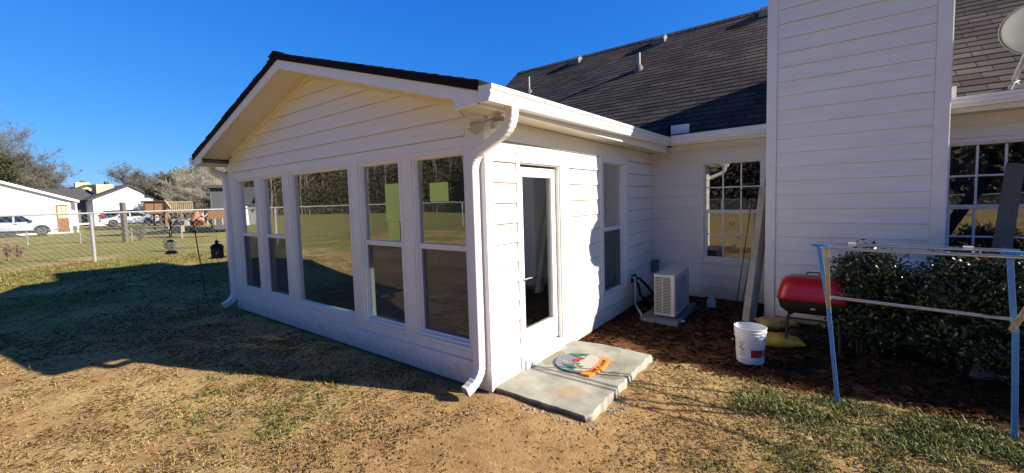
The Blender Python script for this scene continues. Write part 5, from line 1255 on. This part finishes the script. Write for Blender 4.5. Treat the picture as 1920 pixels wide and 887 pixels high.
# bench-like wooden arbor bits behind the fence
p = far(388,421,27); t = thing('garden_bench','rusty brown bench with crossed slats behind the fence','bench',(p.x,p.y,p.z),math.radians(62)); s = 27/F_PX
m = MB(); m.box(0,1.7,0,.4,.38,.44); m.build('seat','brown_wood',t)
m = MB(); m.box(0,1.7,.38,.43,.44,.9); m.build('backrest','brown_wood',t)
for x in (0.02,.42,.84,1.26,1.62): m = MB(); m.box(x,x+.06,0,.06,-.05,.38); m.build('leg','tan_wood',t)
for k,(px,py,sz) in enumerate(((333,421,.5),(349,421,.6))):
    p = far(px,py,29); t = thing('stone_planter',('low grey stacked planter behind the left hook arm','low grey planter beside the terracotta chiminea')[k],'planter',(p.x,p.y,p.z-.05),RZ+.1)
    m = MB(); m.lathe([(0,0),(sz*.9,0),(sz,.3),(sz*.95,.45),(sz*.8,.45),(sz*.75,.3)],(0,0,0),14); m.build('pot','block',t)
    m = MB(); r_ = random.Random(k); 
    for q in range(30): a = r_.uniform(0,6.28); m.tube([(0,0,.4),(sz*.7*math.cos(a),sz*.7*math.sin(a),.6+.4*r_.random())],.012,3)
    m.build('dead_stems','twig',t)

# ---------------------------------------------------------------- vehicles
def vehicle(name,label,cat,loc,rz,side,glassL,width,paint,wheels,wr,lamps,rails=None,cargo=None,lab2=None):
    t = thing(name,label,cat,loc,rz); w2 = width/2
    # body: side outline lofted over 5 stations across, tumblehome towards the roof
    def ring(y,inset,zmax):
        out = []
        for x,z in side:
            k = max(0,(z-zmax)/1.0); out.append((x,y*(1-.22*k),z))
        return out
    belt = .95
    m = MB(); n = len(side); st = [(-1,0),(-.93,1),(.93,1),(1,0)]
    cx = sum(p[0] for p in side)/n; cz = sum(p[1] for p in side)/n; vs = []
    for f_,g_ in st:
        for x,z in side:
            sx = 1 if g_ else .975; tx = cx+(x-cx)*sx; tz = cz+(z-cz)*(1 if g_ else .955); k = max(0,(tz-belt)); vs.append((tx,f_*w2*(1-.28*k),tz))
    fs = [tuple(range(n-1,-1,-1)),tuple(3*n+k for k in range(n))]+[(i*n+k,i*n+(k+1)%n,(i+1)*n+(k+1)%n,(i+1)*n+k) for i in range(3) for k in range(n)]
    m.add(vs,fs); body = m.build('body',paint,t,smooth=True)
    for poly in glassL:
        for sg in (-1,1):
            m = MB(); pts = [(x,sg*(w2*(1-.28*max(0,z-belt))+.006),z) for x,z in poly]; m.add(pts,[tuple(range(len(pts))) if sg < 0 else tuple(range(len(pts)-1,-1,-1))]); m.build('window','car_glass',t)
    for x in wheels:
        for sg in (-1,1):
            m = MB(); prof = [(wr*.62,-.1),(wr*.95,-.11),(wr,-.07),(wr,.07),(wr*.95,.11),(wr*.62,.1)]
            y = sg*(w2-.10); nn = 24; vs = [(x+r*math.cos(2*PI*k/nn),y+o,wr+r*math.sin(2*PI*k/nn)) for r,o in prof for k in range(nn)]
            m.add(vs,[(i*nn+k,i*nn+(k+1)%nn,(i+1)*nn+(k+1)%nn,(i+1)*nn+k) for i in range(5) for k in range(nn)]); wh = m.build('wheel','tyre',t,smooth=True)
            m = MB(); yy = y+sg*.085
            for k in range(8):
                a = 2*PI*k/8; m.beam((x,yy,wr),(x+wr*.6*math.cos(a),yy,wr+wr*.6*math.sin(a)),.05,.03,up=(0,1,0))
            m.tube([(x+wr*.62*math.cos(a),yy,wr+wr*.62*math.sin(a)) for a in [2*PI*k/20 for k in range(21)]],.022,5,cap=False); m.build('rim','alloy',wh)
            m = MB(); m.add([(x+wr*.6*math.cos(2*PI*k/20),yy-sg*.05,wr+wr*.6*math.sin(2*PI*k/20)) for k in range(20)],[tuple(range(20))]); m.build('brake_disc','shadow_gap',wh)
            m = MB(); rr_ = wr*1.22; vs = []
            m.tube([(x+rr_*math.cos(a),sg*(w2+.004),wr+rr_*math.sin(a)) for a in [PI*k/16 for k in range(17)]],.03,5); m.build('wheel_arch','black_rubber' if paint=='silver_paint' else paint,t)
            m = MB(); m.add([(x+wr*1.15*math.cos(2*PI*k/20),sg*(w2+.002),wr+wr*1.15*math.sin(2*PI*k/20)) for k in range(20)],[tuple(range(20))]); m.build('wheel_well','shadow_gap',t)
    for nm_,mt,(x0,x1,z0,z1) in lamps:
        for sg in (-1,1):
            m = MB(); ya,yb = sorted((sg*(w2-.25),sg*(w2+.012))); m.box(x0,x1,ya,yb,z0,z1); m.build(nm_,mt,t,bevel=.02)
    m = MB(); m.box(min(p[0] for p in side)+.4,max(p[0] for p in side)-.4,-w2+.15,w2-.15,.18,.5); m.build('underbody','shadow_gap',t)
    return t
# silver pickup, nose to the right
p = far(107,437,37); s = 37/F_PX
pk = [(0,.45),(0,.95),(-.08,1.02),(-.95,1.12),(-1.15,1.17),(-1.85,1.72),(-2.2,1.80),(-3.35,1.80),(-3.65,1.72),(-3.78,1.12),(-5.35,1.12),(-5.40,.55),(-5.1,.42),(-.5,.34),(-.1,.36)]
gl1 = [[(-1.35,1.18),(-1.93,1.66),(-2.35,1.70),(-2.40,1.16)],[(-2.50,1.16),(-2.47,1.70),(-3.25,1.70),(-3.45,1.20)]]
t = vehicle('pickup_truck','silver crew cab pickup parked in front of the white house','pickup truck',(p.x,p.y,p.z-.05),math.radians(88),pk,gl1,1.85,'silver_paint',(-.92,-4.25),.38,[('headlight','headlamp',(-.30,.02,.80,.98)),('bumper','aluminium',(-.12,.08,.42,.62))])
for x in (-2.35,-3.4): m = MB(); m.box(x-.12,x+.1,-.95,-.93,1.0,1.04); m.build('door_handle','black_metal',t)
m = MB(); m.box(-1.62,-1.42,-1.12,-.93,1.15,1.32); m.build('mirror','black_metal',t,bevel=.02)
# sedan, nose to the left
p = far(187,425,44)
sd = [(0,.35),(0,.68),(.12,.78),(.95,.93),(1.15,.97),(1.75,1.36),(2.2,1.44),(3.0,1.44),(3.55,1.34),(4.15,1.06),(4.75,1.02),(4.85,.85),(4.82,.4),(4.5,.28),(.4,.24)]
gl2 = [[(1.35,.98),(1.85,1.33),(2.30,1.38),(2.35,.99)],[(2.43,.99),(2.40,1.38),(3.0,1.38),(3.45,1.28),(3.75,1.06),(3.6,1.0)]]
t = vehicle('sedan_car','silver sedan with alloy wheels parked beside the wooden post','car',(p.x,p.y,p.z),math.radians(88),sd,gl2,1.8,'white_car_paint',(.95,3.85),.34,[('headlight','headlamp',(.02,.42,.62,.76)),('tail_light','tail_red',(4.5,4.83,.72,.88))])
m = MB(); m.box(1.52,1.68,-1.08,-.9,.98,1.1); m.build('mirror','white_car_paint',t,bevel=.02)
# dark suv behind, tail to the left
p = far(188,420,49)
sv = [(0,.4),(-.02,1.0),(.12,1.15),(.35,1.62),(.6,1.70),(3.3,1.70),(3.9,1.20),(4.75,1.08),(4.9,.8),(4.85,.4),(4.5,.3),(.4,.3)]
gl3 = [[(.5,1.15),(.62,1.58),(1.4,1.60),(1.4,1.12)],[(1.5,1.12),(1.5,1.60),(2.4,1.60),(2.4,1.12)],[(2.5,1.12),(2.5,1.60),(3.2,1.58),(3.7,1.15)]]
vehicle('dark_suv','dark blue sport utility vehicle parked behind the silver sedan','car',(p.x,p.y,p.z-.1),math.radians(88),sv,gl3,1.85,'dark_car_paint',(.95,3.9),.37,[('tail_light','tail_red',(-.03,.25,.95,1.25)),('headlight','headlamp',(4.6,4.9,.8,.95))])

# ================================================================== TREES
def bare_tree(name,label,loc,h,seed,spread=.5,bark='bark',twig='twig',trunk_r=None,grp=None,levels=5,twigs=5,lean=(0,0),tw=.012,lowbranch=.25):
    r_ = random.Random(seed); t = thing(name,label,'tree',loc,0,grp); m = MB(); tips = []
    tr = trunk_r or h*.018
    def grow(p,d,ln,r,lev):
        seg = 4 if lev < 2 else 3; pts = [p]; rs = [r]; q = p.copy(); dd = d.copy()
        for i in range(seg):
            dd = (dd+Vector((r_.gauss(0,.12),r_.gauss(0,.12),r_.gauss(0,.07)+.035))).normalized(); q = q+dd*ln/seg; pts.append(q.copy()); rs.append(r*(1-.55*(i+1)/seg))
        m.tube(pts,rs,6 if lev < 2 else 3,cap=False)
        if lev >= levels: tips.append((q,dd,ln)); return
        nb = 3 if lev else 6
        for b in range(nb):
            k = r_.randint(1 if lev else 1,seg); f = pts[k]; az = r_.uniform(0,2*PI); perp = Vector((math.cos(az),math.sin(az),r_.uniform(-.1,.4)))
            nd = (dd*(1-spread)+perp*spread*1.15).normalized(); grow(f,nd,ln*r_.uniform(.55,.78),max(rs[k]*.62,.006),lev+1)
            if lev >= levels-2: tips.append((pts[k],dd,ln))
        grow(q,(dd+Vector((r_.gauss(0,.2),r_.gauss(0,.2),.1))).normalized(),ln*.7,rs[-1],lev+1)
    grow(Vector((0,0,-.2)),Vector((lean[0],lean[1],1)).normalized(),h*.34,tr,0)
    m.build('trunk',bark,t)
    # fine twigs
    P = []; 
    for q,dd,ln in tips:
        for k in range(twigs):
            e = (dd*.5+Vector((r_.gauss(0,.6),r_.gauss(0,.6),r_.gauss(.15,.5)))).normalized()*h*r_.uniform(.035,.08); P.append((q,q+e))
    A = np.array([list(a) for a,b in P]); B = np.array([list(b) for a,b in P]); d_ = B-A; sd_ = np.cross(d_,rng.normal(size=d_.shape)); sd_ /= np.linalg.norm(sd_,axis=1)[:,None]
    V = np.stack([A-sd_*tw,A+sd_*tw,B+sd_*tw*.3],1).reshape(-1,3); npmesh('crown',V,np.arange(len(V)).reshape(-1,3),twig,t)
    return t
def evergreen(name,label,loc,h,rad,seed,mt='cedar',n=9000,leaf=.22,cone=True,grp=None):
    rg_ = np.random.default_rng(seed); t = thing(name,label,'tree',loc,0,grp); r_ = random.Random(seed)
    m = MB(); m.tube([(0,0,-.2),(0,0,h*.5),(0,0,h*.97)],[h*.022,h*.013,.02],8); 
    cl = []
    nb = 70
    for k in range(nb):
        f = r_.uniform(.08,.97); z = h*f; R = rad*((1-f)**.8 if cone else math.sin(PI*min(1,max(0.05,f*.9+.08)))**.6)*r_.uniform(.6,1.1); a = r_.uniform(0,2*PI); e = Vector((R*math.cos(a),R*math.sin(a),z+R*.15))
        m.tube([(0,0,z*.95),e],[.05,.01],4,cap=False)
        for q in range(6): s_ = r_.uniform(.35,1.05); cl.append((e.x*s_,e.y*s_,z*.95+(e.z-z*.95)*s_))
    m.build('trunk','bark',t); cl = np.array(cl); P = cl[rg_.integers(0,len(cl),n)]+rg_.normal(size=(n,3))*np.array([.07,.07,.045])*h*.75
    V,F_ = leafquads(P,None,leaf,rg_,.35); npmesh('crown',V,F_,mt,t); return t
def at(px,py,d): v = far(px,py,d); return (v.x,v.y,v.z)
bare_tree('bare_tree','tallest leafless tree at the left edge above the white house',at(-8,432,62),22,11,spread=.50,tw=.020,twigs=7)
bare_tree('bare_tree','leafless tree just right of the dark cedar',at(58,432,66),14.5,12,spread=.55,tw=.022,twigs=8)
bare_tree('bare_tree','low spreading leafless tree behind the white house roof',at(88,432,70),10.5,13,spread=.58,tw=.022,twigs=8)
evergreen('cedar_tree','dark green cedar tree rising behind the white house at the left edge',at(12,432,56),10.2,4.0,31,'cedar',16000,.32)
bare_tree('bare_tree','small thin leafless tree beside the yellow house',at(137,425,95),9.8,14,spread=.5,tw=.028,twigs=5)
bare_tree('bare_tree','small leafless tree above the yellow house roof',at(200,425,100),9.0,19,spread=.55,tw=.025,twigs=5)
bare_tree('bare_tree','rounded leafless tree behind the white house with dark roof',at(258,425,84),13.6,15,spread=.52,tw=.026,twigs=8)
bare_tree('bare_tree','brown leafless tree right of the white gabled house',at(296,425,78),10.4,16,spread=.58,bark='bark',twig='brush_twig',tw=.03,twigs=10)
bare_tree('bare_tree','pale branched tree leaning out beside the sunroom eave',at(412,425,42),8.4,17,spread=.60,bark='pale_bark',twig='pale_twig',tw=.012,twigs=6,lean=(-.25,-.1))
bare_tree('bare_tree','second pale leafless tree behind the wooden deck',at(380,425,50),7.8,18,spread=.62,bark='pale_bark',twig='pale_twig',tw=.014,twigs=7,lean=(-.1,0))
evergreen('pine_tree','olive green evergreen behind the deck railing',at(362,425,64),8.6,4.0,32,'pine',9000,.34,cone=False)
evergreen('pine_tree','olive green evergreen next to the sunroom eave',at(402,425,60),9.4,4.5,33,'pine',9000,.34,cone=False)
for k,(px,hh_,lab) in enumerate(((318,9.0,'brown brushy tree behind the wooden box shed'),(338,9.6,'brown brushy tree behind the chiminea'),(372,7.6,'low brown brushy tree above the dark deck railing'),(425,9.5,'brown brushy tree hidden behind the sunroom downspout'))):
    bare_tree('brushy_tree',lab,at(px,425,68-k*2),hh_,40+k,spread=.62,bark='brush_twig',twig='brush_twig',tw=.035,twigs=13)
# yard shrubs
def twiggy(name,label,loc,h,wd,seed,n,mt,leafmt=None,leaf=.03,nl=0,r0=.006):
    r_ = random.Random(seed); t = thing(name,label,'shrub',loc); m = MB(); tips = []
    for k in range(n):
        a = r_.uniform(0,2*PI); e = Vector((wd*math.cos(a)*r_.random(),wd*math.sin(a)*r_.random(),h*r_.uniform(.6,1))); mid = e*.5+Vector((0,0,.05)); m.tube([(0,0,-.03),mid,e],[r0,r0*.7,r0*.3],4)
        for q in range(5):
            s_ = r_.uniform(.3,1); b_ = e*s_; m.tube([b_,b_+Vector((r_.gauss(0,.35),r_.gauss(0,.35),r_.uniform(.1,.5)))*h*.3],r0*.4,3); tips.append(b_)
    m.build('stems',mt,t)
    if nl:
        rg_ = np.random.default_rng(seed); T = np.array([list(v) for v in tips]); P = T[rg_.integers(0,len(T),nl)]+rg_.normal(size=(nl,3))*h*.09; V,F_ = leafquads(P,None,leaf,rg_,.5); npmesh('foliage',V,F_,leafmt,t)
    return t
for (px,py,dd,hh_,wd,lab,sd_) in ((17,498,11.6,.62,.18,'dead brown garden plant nearest the left edge in the lawn',51),(37,497,12.2,.48,.15,'shorter dead brown garden plant beside the first one',52)):
    p = far(px,py,dd); x_,y_ = p.x,p.y; twiggy('dead_plant',lab,(x_,y_,H(x_,y_)),hh_,wd,sd_,12,'dead_leaf','dead_leaf',.05,260)
p = far(320,476,13.4); twiggy('small_plant','small grey green plant on the lawn under the bird feeder',(p.x,p.y,H(p.x,p.y)),.42,.3,53,12,'twig','grey_green_leaf',.06,320)
p = far(263,432,27.0); twiggy('bare_shrub','leafless round shrub in front of the silver sedan',(p.x,p.y,H(p.x,p.y)),1.25,.9,54,34,'twig',r0=.016)
# woods beyond the back fence and round to the west (seen mirrored in the windows)
def woods_pt(u):
    """polyline of the wood edge: far west to behind the back fence to the east"""
    P_ = [(-108,-12),(-92,-40),(-50,-52),(-20,-36),(20,-33),(60,-36)]; seg = [math.dist(P_[i],P_[i+1]) for i in range(5)]; T = sum(seg); d_ = u*T
    for i,L_ in enumerate(seg):
        if d_ <= L_ or i == 4: f = d_/L_; return P_[i][0]*(1-f)+P_[i+1][0]*f, P_[i][1]*(1-f)+P_[i+1][1]*f
        d_ -= L_
r_ = random.Random(77); mw = MB()
for k in range(110):
    x,y = woods_pt((k+r_.random())/110); y -= r_.uniform(0,6); x -= r_.uniform(-2,2); h = r_.uniform(11,17); z = H(x,y)
    mw.tube([(x,y,z-.2),(x+r_.gauss(0,.3),y,z+h*.5),(x+r_.gauss(0,.6),y,z+h)],[.18,.12,.03],5,cap=False)
    for q in range(14):
        a = r_.uniform(0,2*PI); zz = z+h*r_.uniform(.2,.95); e = Vector((x+2.2*math.cos(a),y+2.0*math.sin(a),zz+r_.uniform(.3,2))); mw.tube([(x,y,zz),e],[.06,.015],3,cap=False)
tag(mw.build('woods','bark'),'leafless brown woods beyond the back fence, mirrored in the windows',kind='stuff')
def under(name,label,n,mt,hh,size,back,seed):
    rg_ = np.random.default_rng(seed); U_ = rg_.random(n); XY = np.array([woods_pt(u) for u in U_]); x = XY[:,0]-rg_.normal(0,1.5,n); y = XY[:,1]-back-6*rg_.random(n)
    top = hh*(.62+.5*vnoise(U_*200,U_*0,.35,seed)); z = hgt(x,y)+top*rg_.random(n)**.85
    V,F_ = leafquads(np.stack([x,y,z],1),None,size,rg_,.4); tag(npmesh(name,V,F_,mt),label,kind='stuff')
under('undergrowth','tangled brown undergrowth of the woods beyond the back fence',60000,'dark_twig',9,.6,0,5)
under('evergreen_thicket','dark evergreen thicket in the woods beyond the back fence',70000,'dark_twig',14,1.1,5,6)

# ================================================================== CAMERA, LIGHT, WORLD
cd = bpy.data.cameras.new('camera'); cam = bpy.data.objects.new('camera',cd); col.objects.link(cam); S.camera = cam
cd.sensor_fit = 'HORIZONTAL'; cd.sensor_width = 36; cd.lens = F_PX/1920*36; cd.shift_y = PY/1920; cd.clip_start = .05; cd.clip_end = 3000
M = Matrix((( Rt.x,Up.x,-Fw.x,CAM.x),(Rt.y,Up.y,-Fw.y,CAM.y),(Rt.z,Up.z,-Fw.z,CAM.z),(0,0,0,1))); cam.matrix_world = M
KS, MS = 1.88, .75
sd_ = Vector((KS,MS,1)).normalized()
ld = bpy.data.lights.new('sun','SUN'); lo_ = bpy.data.objects.new('sun',ld); col.objects.link(lo_); ld.energy = 5.0; ld.angle = math.radians(.53); ld.color = (1,.91,.78)
lo_.rotation_euler = sd_.to_track_quat('Z','Y').to_euler(); lo_.location = (10,4,12)
wd = bpy.data.worlds.new('World'); S.world = wd; wd.use_nodes = True; nt = wd.node_tree; nt.nodes.clear()
sky = nt.nodes.new('ShaderNodeTexSky'); sky.sky_type = 'NISHITA'; sky.sun_disc = False; sky.sun_elevation = math.asin(sd_.z); sky.sun_rotation = math.atan2(sd_.x,sd_.y); sky.air_density = 1.0; sky.dust_density = .25; sky.ozone_density = 2.5; sky.altitude = 200
bg = nt.nodes.new('ShaderNodeBackground'); bg.inputs['Strength'].default_value = .10; wo_ = nt.nodes.new('ShaderNodeOutputWorld')
sep = nt.nodes.new('ShaderNodeSeparateColor'); cmb = nt.nodes.new('ShaderNodeCombineColor'); nt.links.new(sky.outputs[0],sep.inputs[0])
for ch,gam,k_ in ((0,1.35,.25),(1,.75,.37),(2,.40,.63)):      # deep winter blue: per channel contrast of the clear sky
    a_ = nt.nodes.new('ShaderNodeMath'); a_.operation = 'MULTIPLY'; a_.inputs[1].default_value = .10
    b_ = nt.nodes.new('ShaderNodeMath'); b_.operation = 'POWER'; b_.inputs[1].default_value = gam
    c_ = nt.nodes.new('ShaderNodeMath'); c_.operation = 'MULTIPLY'; c_.inputs[1].default_value = k_*10
    nt.links.new(sep.outputs[ch],a_.inputs[0]); nt.links.new(a_.outputs[0],b_.inputs[0]); nt.links.new(b_.outputs[0],c_.inputs[0]); nt.links.new(c_.outputs[0],cmb.inputs[ch])
tcw = nt.nodes.new('ShaderNodeTexCoord'); sxyz = nt.nodes.new('ShaderNodeSeparateXYZ'); nt.links.new(tcw.outputs['Generated'],sxyz.inputs[0])
zr = nt.nodes.new('ShaderNodeMapRange'); zr.interpolation_type = 'SMOOTHSTEP'; zr.inputs['From Min'].default_value = .41; zr.inputs['From Max'].default_value = .85; zr.inputs['To Min'].default_value = 1.0; zr.inputs['To Max'].default_value = .14   # deep dark zenith
nt.links.new(sxyz.outputs['Z'],zr.inputs['Value']); vm = nt.nodes.new('ShaderNodeVectorMath'); vm.operation = 'SCALE'
nt.links.new(cmb.outputs[0],vm.inputs[0]); nt.links.new(zr.outputs[0],vm.inputs['Scale']); nt.links.new(vm.outputs[0],bg.inputs['Color']); nt.links.new(bg.outputs[0],wo_.inputs['Surface'])
S.view_settings.view_transform = 'Standard'; S.view_settings.look = 'None'; S.view_settings.exposure = 0.90; S.view_settings.gamma = 1
S.render.engine = 'CYCLES'; S.cycles.use_denoising = True; S.cycles.max_bounces = 8; S.cycles.transparent_max_bounces = 16; S.cycles.sample_clamp_indirect = 6
try: S.cycles.denoiser = 'OPENIMAGEDENOISE'
except Exception: pass
